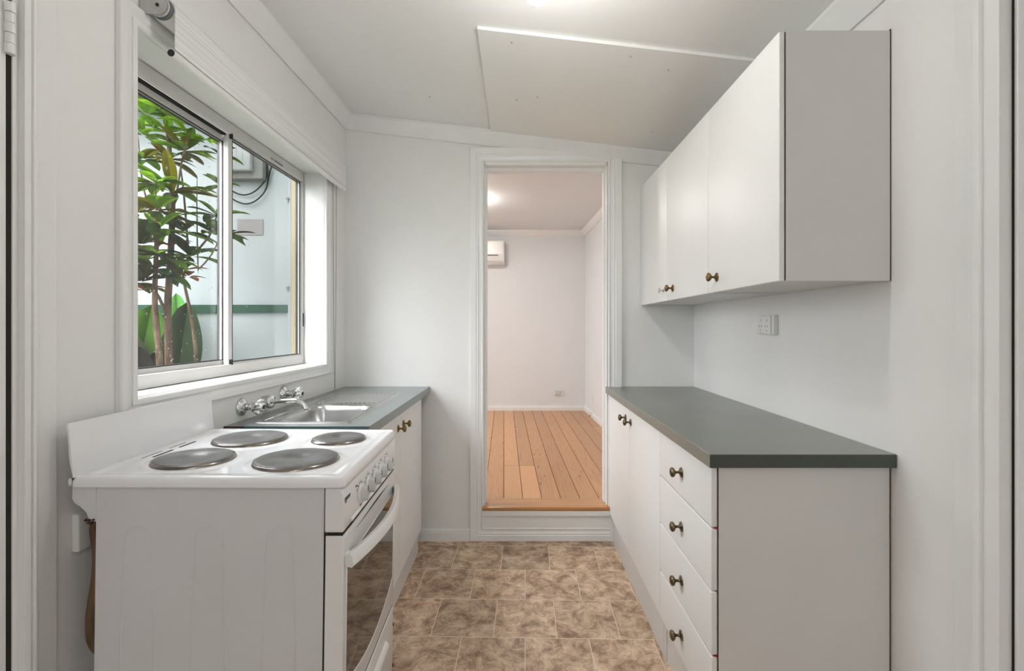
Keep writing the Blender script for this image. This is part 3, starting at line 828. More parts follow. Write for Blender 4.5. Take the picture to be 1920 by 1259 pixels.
# ------------------------------------------------------------------ right base cabinets
FX = .548   # face of drawers/doors
NY = 1.282
YD = 1.745  # drawer unit / door unit boundary
GR = 'white melamine base cabinets under the right benchtop'
t = thing('drawer_cabinet', 'white base cabinet with four drawers at the near end of the right benchtop', 'cabinet', (0, 0, 0))
b_ = NB()
bx(b_, FX + .020, XR - .004, NY, NY + .016, 0, .876)           # near end panel
bx(b_, FX + .020, XR - .004, YD - .017, YD - .001, .0, .876)
bx(b_, XR - .012, XR - .004, NY + .016, YD - .017, .12, .876)
bx(b_, FX + .022, XR - .02, NY + .016, YD - .017, .14, .156)
obj('carcass', b_, 'carcass_melamine', t)
b_ = NB(); bx(b_, FX + .0195, FX + .0205, NY - .0004, NY + .003, .0, .876); obj('raw_edge', b_, 'raw_edge', t)
b_ = NB(); bx(b_, XR - .005, XR - .002, NY - .0006, NY + .004, 0, .878); obj('raw_edge', b_, 'raw_edge', t)
b_ = NB(); bx(b_, FX + .024, FX + .036, NY + .016, YD, 0, .138); obj('kickboard', b_, 'carcass_melamine', t)
zb = [.874, .702, .523, .341, .160]
for i in range(4):
    b_ = NB(); bx(b_, FX, FX + .018, NY + .001, YD - .002, zb[i + 1] + .003, zb[i] - .001, .0045, 3)
    dr = obj('drawer', b_, 'door_laminate', t, smooth_angle=35)
    knob(dr, (FX - .0005, 1.514, (.787, .606, .426, .244)[i]), (-1, 0, 0), mat='brass_bronze')
    if i in (0, 2):
        b_ = NB(); prism(b_, [(FX + .0045, zb[i + 1] + .0015), (FX + .019, zb[i + 1] + .0035), (FX + .019, zb[i + 1] - .003)], 'y', NY - .0002, NY + .003); obj('chipped_edge', b_, 'red_edge', dr)

t = thing('double_door_cabinet', 'white base cabinet with two tall doors beside the doorway, right of it', 'cabinet', (0, 0, 0))
b_ = NB()
bx(b_, FX + .020, XR - .004, YD, YD + .016, 0, .876); bx(b_, FX + .020, XR - .004, D - .018, D - .002, 0, .876)
bx(b_, XR - .012, XR - .004, YD + .016, D - .018, .12, .876); bx(b_, FX + .022, XR - .02, YD + .016, D - .018, .13, .146)
obj('carcass', b_, 'carcass_melamine', t)
b_ = NB(); bx(b_, FX + .019, FX + .031, YD + .012, D - .015, 0, .142); obj('kickboard', b_, 'carcass_melamine', t)
for (ya, yb, ky, kz) in ((YD + .002, 2.234, 2.186, .813), (2.237, D - .020, 2.287, .816)):
    b_ = NB(); bx(b_, FX, FX + .018, ya, yb, .165, .873, .0045, 3)
    dr = obj('door', b_, 'door_laminate', t, smooth_angle=35)
    knob(dr, (FX - .0005, ky, kz), (-1, 0, 0), mat='brass_bronze')
# filler strip to the wall
b_ = NB(); bx(b_, FX + .002, FX + .02, D - .019, D - .003, .0, .876); obj('filler_strip', b_, 'trim_paint', t)

b_ = NB()
prism(b_, [(.535, 1.262), (1.0535, 1.262), (1.0535, D - .0005), (.528, D - .0005)], 'z', .879, .917)
ct = obj('benchtop', b_, 'worktop_green', bevel=.0012)
tag(ct, 'dark green laminate benchtop along the right wall', 'benchtop')
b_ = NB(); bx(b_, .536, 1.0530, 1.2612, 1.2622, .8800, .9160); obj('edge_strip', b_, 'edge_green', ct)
b_ = NB(); lathe(b_, [(0, .0012), (.004, .0011), (.009, .0002), (.012, 0)], Matrix.Translation((.70, 1.735, .9171)) @ Matrix.Diagonal((1.8, 1, 1, 1)), 18); obj('blister', b_, 'worktop_green', ct)

# ------------------------------------------------------------------ wall cabinets (right, upper)
UX = .738; UZ0, UZ1 = 1.401, 2.107; UY = 1.772
def wall_cab(label, y0, y1, doors, raw=False):
    t = thing('wall_cabinet', label, 'cabinet', (0, 0, 0), group=None)
    b_ = NB()
    bx(b_, UX + .019, XR - .003, y0, y0 + .016, UZ0, UZ1); bx(b_, UX + .019, XR - .003, y1 - .016, y1, UZ0, UZ1)
    bx(b_, UX + .019, XR - .003, y0 + .016, y1 - .016, UZ0 + .002, UZ0 + .018); bx(b_, UX + .019, XR - .003, y0 + .016, y1 - .016, UZ1 - .016, UZ1 - .001)
    bx(b_, XR - .010, XR - .003, y0 + .016, y1 - .016, UZ0 + .018, UZ1 - .016)
    obj('carcass', b_, 'carcass_melamine', t)
    if raw:
        b_ = NB(); bx(b_, XR - .0035, XR - .001, y0 - .0006, y0 + .004, UZ0, UZ1 + .004); obj('raw_edge', b_, 'raw_edge', t); b_ = NB(); bx(b_, UX + .0178, UX + .0198, y0 + .0, y0 + .004, UZ0 + .002, UZ1 - .004); obj('raw_edge', b_, 'raw_edge', t)
    for (ya, yb, ky, kind, zoff) in doors:
        b_ = NB(); bx(b_, UX, UX + .017, ya, yb, UZ0 - .001, UZ1 - .003, .0045, 3)
        dr = obj('door', b_, 'door_laminate', t, smooth_angle=35)
        if kind == 'silver':
            knob(dr, (UX - .0004, ky, 1.455), (-1, 0, 0), mat='dull_metal', prof=SILVER, label='broken steel knob without its brass head')
        else:
            knob(dr, (UX - .0004, ky, 1.455), (-1, 0, 0))
    return t
wall_cab('white single-door wall cabinet with a grey end panel, nearest', NY, UY, [(NY - .001, 1.755, 1.679, 'brass', 0)], True)
wall_cab('white double-door wall cabinet reaching the end wall, farther one', UY + .001, D - .002, [(1.758, 2.235, 2.152, 'brass', 0), (2.238, D - .004, 2.285, 'silver', 0)])

# double outlet above the benchtop
t = thing('double_power_outlet', 'white double power outlet on the wall above the right benchtop', 'power outlet', (XR, 1.893, 1.280))
b_ = NB(); bx(b_, -.020, 0, -.060, .060, -.040, .040, .003); obj('mounting_block', b_, 'white_plastic', t)
b_ = NB(); bx(b_, -.026, -.020, -.044, .058, -.036, .036, .002); fp = obj('face_plate', b_, 'white_plastic', t)
for cy in (-.018, .028):
    b_ = NB()
    for (dy, dz, a) in ((-.008, -.006, .5), (.008, -.006, -.5), (0, -.024, 0)):
        s = NB(); bx(s, -.0265, -.0255, -.0012, .0012, -.0048, .0048); xf(s, Matrix.Translation((0, cy + dy, dz)) @ Matrix.Rotation(a, 4, 'X'))
        me = bpy.data.meshes.new('x'); s.to_mesh(me); s.free(); b_.from_mesh(me); bpy.data.meshes.remove(me)
    obj('socket_slots', b_, 'handle_grey', fp)
for cy in (-.018, .028):
    b_ = NB(); lathe(b_, [(.0062, 0), (.0062, .0025), (.005, .0035), (0, .0035)], axis_mat((-.0258, cy, .019), (0, 1, 0), (0, 0, 1), (-1, 0, 0)), 20); obj('switch', b_, 'white_plastic', fp)

# ------------------------------------------------------------------ left bench, cabinet, sink, taps
CT = .917
SX0, SX1, SY0, SY1 = -.972, -.607, 1.668, 2.432      # sink rim
BX0, BX1, BY0, BY1 = -.905, -.645, 1.705, 2.045      # bowl
b_ = NB()
NYL = 1.619
hx0, hx1, hy0, hy1 = BX0 - .004, BX1 + .004, BY0 - .004, BY1 + .004
xl0, xl1 = lwx(NYL) + .001, lwx(D) + .001
def fx(y): return -.5245 + (y - NYL) / (D - NYL) * .0065
ysg = [NYL, hy0, hy1, D - .001]
grid = {}
for zi, zz in enumerate((CT - .038, CT)):
    for yi, yy in enumerate(ysg):
        for xi, xx in enumerate((lwx(yy) + .001, hx0, hx1, fx(yy))):
            grid[xi, yi, zi] = b_.verts.new((xx, yy, zz))
cells = {(a, c) for a in range(3) for c in range(3)} - {(1, 1)}
for a, c in cells:
    b_.faces.new([grid[a, c, 1], grid[a + 1, c, 1], grid[a + 1, c + 1, 1], grid[a, c + 1, 1]])
    b_.faces.new([grid[a, c, 0], grid[a, c + 1, 0], grid[a + 1, c + 1, 0], grid[a + 1, c, 0]])
    for (da, dc, p_, q_) in ((-1, 0, (a, c), (a, c + 1)), (1, 0, (a + 1, c), (a + 1, c + 1)), (0, -1, (a, c), (a + 1, c)), (0, 1, (a, c + 1), (a + 1, c + 1))):
        if (a + da, c + dc) not in cells:
            b_.faces.new([grid[(*p_, 0)], grid[(*q_, 0)], grid[(*q_, 1)], grid[(*p_, 1)]])
bmesh.ops.recalc_face_normals(b_, faces=b_.faces[:])
ct = obj('benchtop', b_, 'worktop_teal')
tag(ct, 'blue-green laminate benchtop holding the sink on the left', 'benchtop')
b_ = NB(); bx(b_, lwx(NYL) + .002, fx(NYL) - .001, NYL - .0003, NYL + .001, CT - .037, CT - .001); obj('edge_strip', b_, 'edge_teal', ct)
b_ = NB(); bx(b_, lwx(NYL) + .002, -.97, NYL - .0004, NYL + .001, CT - .005, CT - .0005); obj('worn_edge', b_, 'rust', ct)
# cabinet
LFX = -.538
t = thing('sink_cabinet', 'white double-door base cabinet under the sink, behind the stove', 'cabinet', (0, 0, 0))
b_ = NB()
bx(b_, -1.03, LFX - .020, 1.628, 1.644, 0, .878); bx(b_, -1.02, LFX - .020, 2.548, 2.564, 0, .878)
bx(b_, -1.02, LFX - .022, 1.644, 2.548, .12, .136)
obj('carcass', b_, 'carcass_melamine', t)
b_ = NB(); bx(b_, LFX - .030, LFX - .018, 1.628, 2.560, 0, .125); obj('kickboard', b_, 'carcass_melamine', t)
for (ya, yb, ky, kz) in ((1.63, 2.106, 2.062, .810), (2.109, 2.566, 2.153, .814)):
    b_ = NB(); bx(b_, LFX - .018, LFX, ya, yb, .130, .872, .004, 3)
    dr = obj('door', b_, 'door_laminate', t, smooth_angle=35)
    knob(dr, (LFX + .0005, ky, kz), (1, 0, 0))
# sink as one pressed sheet
t = thing('sink', 'stainless steel drop-in sink with a ribbed drainer on the left benchtop', 'sink', ((SX0 + SX1) / 2, (SY0 + SY1) / 2, CT))
b_ = NB()
cxs, cys = (SX0 + SX1) / 2, (SY0 + SY1) / 2
def sdrr(x, y, x0, x1, y0, y1, r):
    qx = abs(x - (x0 + x1) / 2) - (x1 - x0) / 2 + r; qy = abs(y - (y0 + y1) / 2) - (y1 - y0) / 2 + r
    return math.hypot(max(qx, 0), max(qy, 0)) + min(max(qx, qy), 0) - r
def sst(a, b2, v):
    t_ = max(0, min(1, (v - a) / (b2 - a))); return t_ * t_ * (3 - 2 * t_)
def sink_h(x, y):
    do = -sdrr(x, y, SX0, SX1, SY0, SY1, .012)
    z = .0005 + .0035 * sst(0, .006, do)
    di = -sdrr(x, y, SX0 + .020, SX1 - .020, SY0 + .018, SY1 - .022, .03)
    z -= .0030 * sst(0, .007, di)
    db = -sdrr(x, y, BX0, BX1, BY0, BY1, .055)
    if db > -.01: z -= .004 * sst(-.01, 0, db)
    if db > 0: z -= .125 * sst(-.004, .030, db) ** .8 + .012 * sst(.02, .12, db)
    dd = -sdrr(x, y, SX0 + .035, SX1 - .035, BY1 + .055, SY1 - .03, .02)
    if dd > 0:
        rib = .5 + .5 * math.cos((x - cxs) * 2 * PI / .0215)
        z += .0060 * rib * sst(0, .012, dd) - .001 * sst(0, .01, dd)
    return z
nx, ny = 124, 190
V = [[b_.verts.new((SX0 + (SX1 - SX0) * i / nx - cxs, SY0 + (SY1 - SY0) * j / ny - cys, sink_h(SX0 + (SX1 - SX0) * i / nx, SY0 + (SY1 - SY0) * j / ny))) for j in range(ny + 1)] for i in range(nx + 1)]
for i in range(nx):
    for j in range(ny):
        f = b_.faces.new([V[i][j], V[i + 1][j], V[i + 1][j + 1], V[i][j + 1]]); f.smooth = True
obj('basin', b_, 'steel', t)
b_ = NB(); lathe(b_, [(0, 0), (.018, 0), (.022, .003), (.026, .002), (.027, 0)], Matrix.Translation(((BX0 + BX1) / 2 - cxs, (BY0 + BY1) / 2 - cys, -.1385)), 28); obj('waste', b_, 'chrome', t)

def tap(label, y, z):
    t = thing('wall_tap', label, 'tap', (lwx(y), y, z), (0, 0, 0))
    XA = axis_mat((0, 0, 0), (0, 1, 0), (0, 0, 1), (1, 0, 0))
    b_ = NB(); lathe(b_, [(0, .001), (.0355, .001), (.0365, .004), (.033, .010), (.020, .0165), (.0175, .018), (0, .018)], XA, 36); obj('flange', b_, 'chrome', t)
    b_ = NB(); lathe(b_, [(.0155, .016), (.0150, .030), (.0125, .036), (.0125, .046), (.0155, .049), (.0155, .055), (0, .055)], XA, 28); obj('stem', b_, 'chrome', t)
    b_ = NB()
    lathe(b_, [(.012, .046), (.0205, .052), (.0235, .064), (.0215, .078), (.0180, .088), (.0170, .092), (.0170, .098), (.013, .102), (0, .102)], XA, 28)
    for k in range(4):
        a = PI / 4 + k * PI / 2 + .25
        d = Vector((0, math.cos(a), math.sin(a)))
        tube(b_, [Vector((.062, 0, 0)) + d * .010, Vector((.074, 0, 0)) + d * .018, Vector((.085, 0, 0)) + d * .0255, Vector((.092, 0, 0)) + d * .028], [.0120, .0115, .0090, .0060], 14)
    obj('handle', b_, 'chrome', t)
    b_ = NB(); lathe(b_, [(0, .1025), (.0085, .1025), (.0085, .1035), (0, .1035)], XA, 20); obj('indice', b_, 'black', t)
    t.scale = (.84, .95, .95)
    return t
tap('chrome cross-handled wall tap nearest the stove, left of the spout', 1.722, .968)
tap('chrome cross-handled wall tap beyond the spout', 2.018, .976)
y, z = 1.865, .965
t = thing('wall_spout', 'chrome swivel spout on the wall between the two taps', 'spout', (lwx(y), y, z), (0, 0, -.03))
XA = axis_mat((0, 0, 0), (0, 1, 0), (0, 0, 1), (1, 0, 0))
b_ = NB(); lathe(b_, [(0, .001), (.024, .001), (.025, .006), (.0165, .012), (.0165, .016), (.0265, .017), (.0275, .021), (.0275, .034), (.0255, .038), (.012, .039), (0, .039)], XA, 32); obj('flange', b_, 'chrome', t)
b_ = NB()
pts = [(.030, 0, 0), (.06, 0, .002), (.10, 0, .0045), (.130, 0, .006)]
for k in range(1, 8):
    a = k / 7 * math.radians(72); pts.append((.130 + .048 * math.sin(a), 0, .006 - .048 * (1 - math.cos(a))))
pts.append((.1785, 0, -.036))
tube(b_, pts, [.0092] * (len(pts) - 2) + [.0094, .0098], 20)
sp = obj('spout', b_, 'chrome', t)

# ------------------------------------------------------------------ stove
ST = thing('electric_stove', 'white freestanding electric stove with four solid hotplates', 'stove', (-.411, 1.050, 0), (0, math.radians(.75), math.radians(1.6)))
ST.scale = (1.016, .935, 1)
SW = .54; SD = .61
b_ = NB()
bx(b_, -.556, -.046, .010, .532, .03, .897)
# pressed arches in the side panel
for cx in (-.462, -.305, -.146):
    pts = []
    for k in range(13):
        a = PI - PI * k / 12; pts.append((cx + .030 * math.cos(a), .0106, .780 + .026 * math.sin(a)))
    path = [(cx - .047, .0106, .10), (cx - .037, .0106, .55), (cx - .031, .0106, .73)] + pts + [(cx + .031, .0106, .73), (cx + .037, .0106, .55), (cx + .047, .0106, .10)]
    tube(b_, path, .0019, 8)
obj('body', b_, 'stove_side', ST)
for x in (-.52, -.08):
    for y in (.06, .48):
        b_ = NB(); lathe(b_, [(0, 0), (.016, 0), (.016, .03), (0, .03)], Matrix.Translation((x, y, 0)), 16); obj('foot', b_, 'black', ST)
# hob: tray with gentle rim
b_ = NB()
xs_ = [-.610, -.607, -.600, -.585, -.575] + [-.575 + .54 * i / 30 for i in range(1, 30)] + [-.035, -.024, -.012, -.005, 0]
nx = 90; ny = 80
def hob_z(x, y):
    d = -sdrr(x, y, -SD, 0, 0, SW, .016)
    z = .9000 + .0215 * math.sqrt(max(0, 1 - (1 - min(1, d / .010)) ** 2))
    z -= .0035 * sst(.022, .040, d)
    for (px, py, pr_) in PL:
        r = math.hypot(x - px, y - py)
        z += .0030 * (1 - sst(pr_ + .003, pr_ + .020, r))
    return z
PL = [(-.425, .150, .095), (-.166, .146, .104), (-.398, .376, .104), (-.138, .384, .080)]
def spaced(a, b2, n, e=.012):
    inn = [a + e + (b2 - a - 2 * e) * i / n for i in range(n + 1)]
    ed = [0, .0006, .0018, .0035, .006, .009]
    return [a + q for q in ed] + inn + [b2 - q for q in ed[::-1]]
XS = spaced(-SD, 0, 110); YS = spaced(0, SW, 100)
def clampc(x, y):
    # pull grid corner points onto the rounded outline
    r = .016
    cx = min(max(x, -SD + r), -r); cy = min(max(y, r), SW - r)
    d = math.hypot(x - cx, y - cy)
    if d > 1e-9:
        m_ = max(abs(x - cx), abs(y - cy))
        s = m_ / d
        if abs(x - cx) > 1e-9 and abs(y - cy) > 1e-9: return cx + (x - cx) * s, cy + (y - cy) * s
    return x, y
V = []
for x in XS:
    row = []
    for y in YS:
        a, c = clampc(x, y); row.append(b_.verts.new((a, c, hob_z(a, c))))
    V.append(row)
for i in range(len(XS) - 1):
    for j in range(len(YS) - 1):
        f = b_.faces.new([V[i][j], V[i + 1][j], V[i + 1][j + 1], V[i][j + 1]]); f.smooth = True
# skirt
edge = [V[i][0] for i in range(len(XS))] + [V[-1][j] for j in range(1, len(YS))] + [V[i][-1] for i in range(len(XS) - 2, -1, -1)] + [V[0][j] for j in range(len(YS) - 2, 0, -1)]
lo = [b_.verts.new((v.co.x, v.co.y, .8975)) for v in edge]
for i in range(len(edge)):
    j = (i + 1) % len(edge); f = b_.faces.new([edge[i], lo[i], lo[j], edge[j]]); f.smooth = True
b_.faces.new(lo)
bmesh.ops.recalc_face_normals(b_, faces=b_.faces[:])
hob = obj('hob', b_, 'enamel', ST)
for i, (px, py, pr_) in enumerate(PL):
    b_ = NB()
    R = pr_ - .006
    lathe(b_, [(0, .0075), (.031 * R / .1, .0078), (.034 * R / .1, .0100), (R - .006, .0105), (R - .002, .0098), (R, .0075), (R, .003)], Matrix.Translation((px, py, .9205)), 56)
    p = obj('hotplate', b_, 'hotplate', ST)
    b_ = NB(); lathe(b_, [(R - .0005, .0080), (R + .0022, .0076), (R + .005, .002), (R + .006, -.0015), (R, -.002)], Matrix.Translation((px, py, .9205)), 56)
    obj('trim_ring', b_, 'hotplate_rim', p)
b_ = NB()
for x in (-.574, -.552):
    for (ya, yb) in ((.170, .250), (.275, .350)):
        yo = 0 if x < -.56 else .012
        prism(b_, rounded_rect(x - .0035, x + .0035, ya + yo, yb + yo, .0034, 4), 'z', .917, .9184)
obj('vent_slots', b_, 'dark_gap', hob)
# backguard
b_ = NB()
prism(b_, [(-.602, .9185), (-.599, .9185), (-.604, .96), (-.611, 1.040), (-.614, 1.043), (-.617, 1.040), (-.610, .96)], 'y', .001, SW - .002)
bg = obj('splashback', b_, 'enamel', ST, bevel=.0012, smooth_angle=40)
b_ = NB(); bx(b_, -.6060, -.5985, .006, SW - .006, .913, .9190); obj('dark_joint', b_, 'dark_gap', bg)
b_ = NB(); lathe(b_, [(0, 0), (.003, .0), (.004, .008), (.003, .016), (0, .017)], Matrix.Translation((-.6105, .006, .900)), 12); obj('corner_lug', b_, 'white_plastic', bg)
# rear duct bracket under the hob overhang
b_ = NB()
prism(b_, [(-.608, .8965), (-.608, .868), (-.602, .858), (-.590, .851), (-.577, .838), (-.571, .822), (-.560, .817), (-.556, .817), (-.556, .8965)], 'y', .008, .532)
obj('rear_duct', b_, 'stove_side', ST, bevel=.001)
b_ = NB()
for k in range(14):
    r = rr.uniform(.002, .0045)
    lathe(b_, [(0, -r), (r, 0), (0, r)], Matrix.Translation((rr.uniform(-.577, -.560), .008 + rr.uniform(-.003, .006), rr.uniform(.809, .822))), 7)
obj('rust_crust', b_, 'rust', ST)['kind'] = 'stuff'
# dark joint line between hob and body, body and front
b_ = NB(); bx(b_, -.556, -.046, .0085, .0105, .8962, .8985); bx(b_, -.0465, -.0435, .0088, .012, .05, .898); obj('dark_joint', b_, 'dark_gap', ST)
# control panel
b_ = NB()
prism(b_, [(-.044, .8965), (-.012, .8965), (-.006, .893), (-.002, .885), (.002, .82), (.002, .800), (-.003, .793), (-.044, .793)], 'y', .0035, SW - .006)
cp = obj('control_panel', b_, 'stove_front', ST, bevel=.004, smooth_angle=40)
b_ = NB(); prism(b_, [(.001, .812), (.006, .806), (.006, .803), (.001, .800)], 'y', .05, SW - .05); obj('ledge', b_, 'stove_front', cp, bevel=.001)
FXM = axis_mat((0.0005, .0, 0), (0, 1, 0), (0, 0, 1), (1, 0, 0))
text_obj('brand_name', 'EUROMAID', .0078, axis_mat((.0003, .0085, .8665), (0, 1, 0), (0, 0, 1), (1, 0, 0)), 'print_ink', cp)
text_obj('model_number', 'SC 205', .0045, axis_mat((.0008, .0088, .8595), (0, 1, 0), (0, 0, 1), (1, 0, 0)), 'handle_grey', cp)
b_ = NB(); bx(b_, -.0012, .0006, .0085, .046, .8640, .8648); obj('underline', b_, 'print_ink', cp)
KY = [.127, .196, .265, .334, .403]
for i, ky in enumerate(KY):
    zk = .844 - .001 * i
    base = axis_mat((.0005, ky, zk), (0, 1, 0), (0, 0, 1), (1, 0, 0))
    b_ = NB(); lathe(b_, [(.0225, 0), (.0232, .002), (.0225, .005), (.020, .006), (0, .006)], base, 32)
    kb = obj('knob', b_, 'white_plastic', ST)
    b_ = NB()   # tapered grip: vertical wedge
    ang = 0
    pts = [(-.0185, -.0195), (.0185, -.0195)]
    g = NB()
    lowr = [(.0205 * math.cos(a), .0205 * math.sin(a)) for a in [2 * PI * k / 28 for k in range(28)]]
    A = [g.verts.new((p[0], p[1], .0055)) for p in lowr]
    B = [g.verts.new((max(-.0042, min(.0042, p[0] * .35)), p[1] * .93, .0205)) for p in lowr]
    for k in range(28): g.faces.new([A[k], A[(k + 1) % 28], B[(k + 1) % 28], B[k]])
    g.faces.new(B); g.faces.new(A[::-1])
    bmesh.ops.recalc_face_normals(g, faces=g.faces[:])
    xf(g, base)
    obj('grip', g, 'grey_plastic', kb, smooth_angle=50)
    b_ = NB(); bx(b_, -.0028, .0028, .006, .0190, .0195, .0213, .001); xf(b_, base); obj('pointer', b_, 'black', kb)
    b_.free() if False else None
    b2_ = NB(); bx(b2_, -.0008, .0008, -.0008, .0008, 0, .0004)
    b2_.free()
# dial marks
b_ = NB()
for i, ky in enumerate(KY):
    for a in range(-60, 61, 24):
        ra = math.radians(90 + a); r = .0285
        y_, z_ = ky + r * math.cos(ra), .844 + r * math.sin(ra)
        bx(b_, -.0008, .0008, y_ - .0006, y_ + .0006, z_ - .0014, z_ + .0014)
obj('dial_marks', b_, 'handle_grey', cp)
for i, ky in enumerate(KY):
    text_obj('dial_numbers', '0' if i else 'OVEN', .0055, axis_mat((.0028 if i == 0 else .0010, ky - (.0080 if i == 0 else .0015), .812 if i == 0 else .8765), (0, 1, 0), (0, 0, 1), (1, 0, 0)), 'handle_grey', cp)
for k, (dy, mm) in enumerate(((-.034, 'red_edge'), (-.042, 'print_ink'))):
    b_ = NB(); lathe(b_, [(.0024, 0), (.0022, .001), (0, .0014)], axis_mat((-.0002, KY[0] + dy + .008, .872 - .0 * k), (0, 1, 0), (0, 0, 1), (1, 0, 0)), 14); obj('indicator_lamp', b_, mm, cp)
# rust gap under control panel
b_ = NB()
for k in range(60):
    y = rr.uniform(.004, .012) if k < 34 else rr.uniform(.02, .22)
    x = rr.uniform(-.042, -.004) if k < 34 else rr.uniform(-.001, .001)
    r = rr.uniform(.0012, .0032) if k < 34 else rr.uniform(.0006, .0014)
    lathe(b_, [(0, -r * .6), (r, 0), (0, r * .6)], Matrix.Translation((x, y, .7905 + rr.uniform(-.0015, .002))), 6)
obj('rust_crust', b_, 'rust', ST)['kind'] = 'stuff'
b_ = NB(); bx(b_, -.044, -.004, .006, SW - .008, .785, .794); obj('dark_joint', b_, 'dark_gap', ST)
# oven door
b_ = NB()
prism(b_, [(-.042, .786), (-.006, .786), (-.001, .782), (.000, .775), (.000, .336), (-.004, .330), (-.042, .330)], 'y', .0045, SW - .007)
dr = obj('oven_door', b_, 'stove_front', ST, bevel=.003, smooth_angle=40)
gy0, gy1, gzt = .030, .505, .712
gp = [(gy0 + .006, gzt), (gy1 - .006, gzt), (gy1, gzt - .006)]
def garc(y): 
    t_ = (y - gy0) / (gy1 - gy0); return .438 - .050 * math.sin(PI * min(1, max(0, t_))) ** .8
for k in range(0, 25):
    y = gy1 - (gy1 - gy0) * k / 24; gp.append((y, garc(y)))
gp.append((gy0, gzt - .006))
b_ = NB(); prism(b_, gp, 'x', -.001, .0018); obj('window_glass', b_, 'oven_glass', dr)
b_ = NB()
cy_, cz_ = (gy0 + gy1) / 2, .57
og = [(cy_ + (y - cy_) * 1.016, cz_ + (z - cz_) * 1.025) for y, z in gp]
tube(b_, [(.0006, y, z) for y, z in og], .0020, 8, closed=True); obj('window_trim', b_, 'stove_front', dr)
# handle: bowed bar
b_ = NB()
n_ = 22
def hx(t_): return .018 + .036 * math.sin(PI * t_) ** .9
sec = []
for k in range(n_ + 1):
    t_ = k / n_; y = .012 + (SW - .034) * t_
    x = hx(t_)
    sec.append([b_.verts.new(p) for p in ((x - .016, y, .712), (x - .002, y, .708), (x + .002, y, .713), (x + .000, y, .734), (x - .006, y, .743), (x - .018, y, .738))])
for A, B in zip(sec, sec[1:]):
    for i in range(6): b_.faces.new([A[i], A[(i + 1) % 6], B[(i + 1) % 6], B[i]])
b_.faces.new(sec[0]); b_.faces.new(sec[-1][::-1])
bmesh.ops.recalc_face_normals(b_, faces=b_.faces[:])
hd = obj('handle', b_, 'white_plastic', dr, smooth_angle=35)
for (ya, yb, mm) in ((.014, .038, 'white_plastic'), (SW - .048, SW - .024, 'handle_grey')):
    b_ = NB(); bx(b_, -.001, .014, ya, yb, .717, .738, .001); obj('handle_mount', b_, mm, hd)
b_ = NB(); prism(b_, [(.10, .7655), (.30, .7700), (.44, .7655), (.30, .7640)], 'x', -.0005, .0006); obj('vent_gap', b_, 'dark_gap', dr)
# storage drawer
b_ = NB()
prism(b_, [(-.042, .324), (-.005, .324), (.0, .319), (.0, .085), (-.006, .075), (-.042, .075)], 'y', .0045, SW - .007)
sd = obj('storage_drawer', b_, 'stove_front', ST, bevel=.003, smooth_angle=40)
b_ = NB(); prism(b_, [(-.001, .272), (.010, .262), (.012, .250), (.008, .235), (-.001, .232)], 'y', .05, .43); obj('finger_pull', b_, 'stove_front', sd, bevel=.003, smooth_angle=60)
b_ = NB(); bx(b_, -.04, -.003, .007, SW - .010, .323, .331); obj('dark_joint', b_, 'dark_gap', ST)
for z in (.252, .112):
    b_ = NB(); lathe(b_, [(0, 0), (.0035, 0), (.0035, .006), (.0075, .007), (.0075, .011), (0, .013)], axis_mat((-.006, SW - .007, z), (1, 0, 0), (0, 0, -1), (0, 1, 0)), 14); obj('bumper', b_, 'black', sd)

# wall box and old cable behind the stove
t = thing('junction_box', 'white cable junction box on the left wall behind the stove', 'junction box', (lwx(1.08), 1.08, .78), (0, 0, -AL))
b_ = NB(); bx(b_, 0, .017, .0, .15, -.045, .045, .003); obj('cover', b_, 'white_plastic', t)
b_ = NB()
pts = [(-.998, 1.115, .806), (-1.012, 1.105, .806), (-1.026, 1.10, .796), (-1.020, 1.10, .759), (-1.013, 1.10, .721), (-1.014, 1.10, .669), (-1.020, 1.10, .617), (-1.027, 1.10, .566), (-1.027, 1.10, .527), (-1.018, 1.10, .495), (-.998, 1.11, .470), (-.98, 1.12, .455)]
tube(b_, pts, [.010, .0095, .009, .009, .0095, .011, .013, .0135, .0135, .013, .012, .011], 14)
o = obj('power_cable', b_, 'old_cable'); tag(o, 'grimy brown power cable hanging behind the stove', 'cable')
md = o.modifiers.new('sub', 'SUBSURF'); md.levels = 2; md.render_levels = 2

# ------------------------------------------------------------------ outside
def at(px, py, Y): return Vector(((px - CX) * Y / F_PX, Y, H - (py - CY) * Y / F_PX))
b_ = NB(); bx(b_, -12, -1.26, -8, 14, -.5, -.42); struct('floor_outside', b_, 'soil')
bpy.data.objects['floor_outside'].name = 'ground'
MY = 2.70
b_ = NB(); bx(b_, -4.6, -1.3, MY - .012, MY - .001, -.42, 2.64); struct('wall_outside', b_, 'mint_paint', 'pale mint outside wall seen through the window')
o = thing('belt_rail', 'dark green horizontal rail along the mint outside wall', 'rail', (0, 0, 0))
b_ = NB(); bx(b_, -4.55, (541 - CX) * (MY - .03) / F_PX, MY - .03, MY - .012, 1.355, 1.402, .003); obj('rail_board', b_, 'green_paint', o)
b_ = NB(); bx(b_, -1.345, -1.325, MY - .03, MY - .012, -.4, 2.3, .002)
o = obj('corner_strip', b_, 'mint_paint'); tag(o, 'thin pale mint corner strip right of the green rail outside', 'trim strip')
for zz in (2.02, 1.50):
    b2 = NB(); bx(b2, -1.352, -1.332, MY - .040, MY - .030, zz, zz + .006, .001); bx(b2, -1.345, -1.339, MY - .036, MY - .030, zz - .02, zz + .014, .001)
    obj('clip', b2, 'outdoor_metal', o)
b_ = NB(); bx(b_, -4.8, -1.2, MY - .42, MY + .0, 2.62, 2.66); bx(b_, -4.8, -1.2, MY - .45, MY - .40, 2.60, 2.72, .004)
o = struct('trim_20', b_, 'roofing', 'dark gutter and eave of the outside wall')
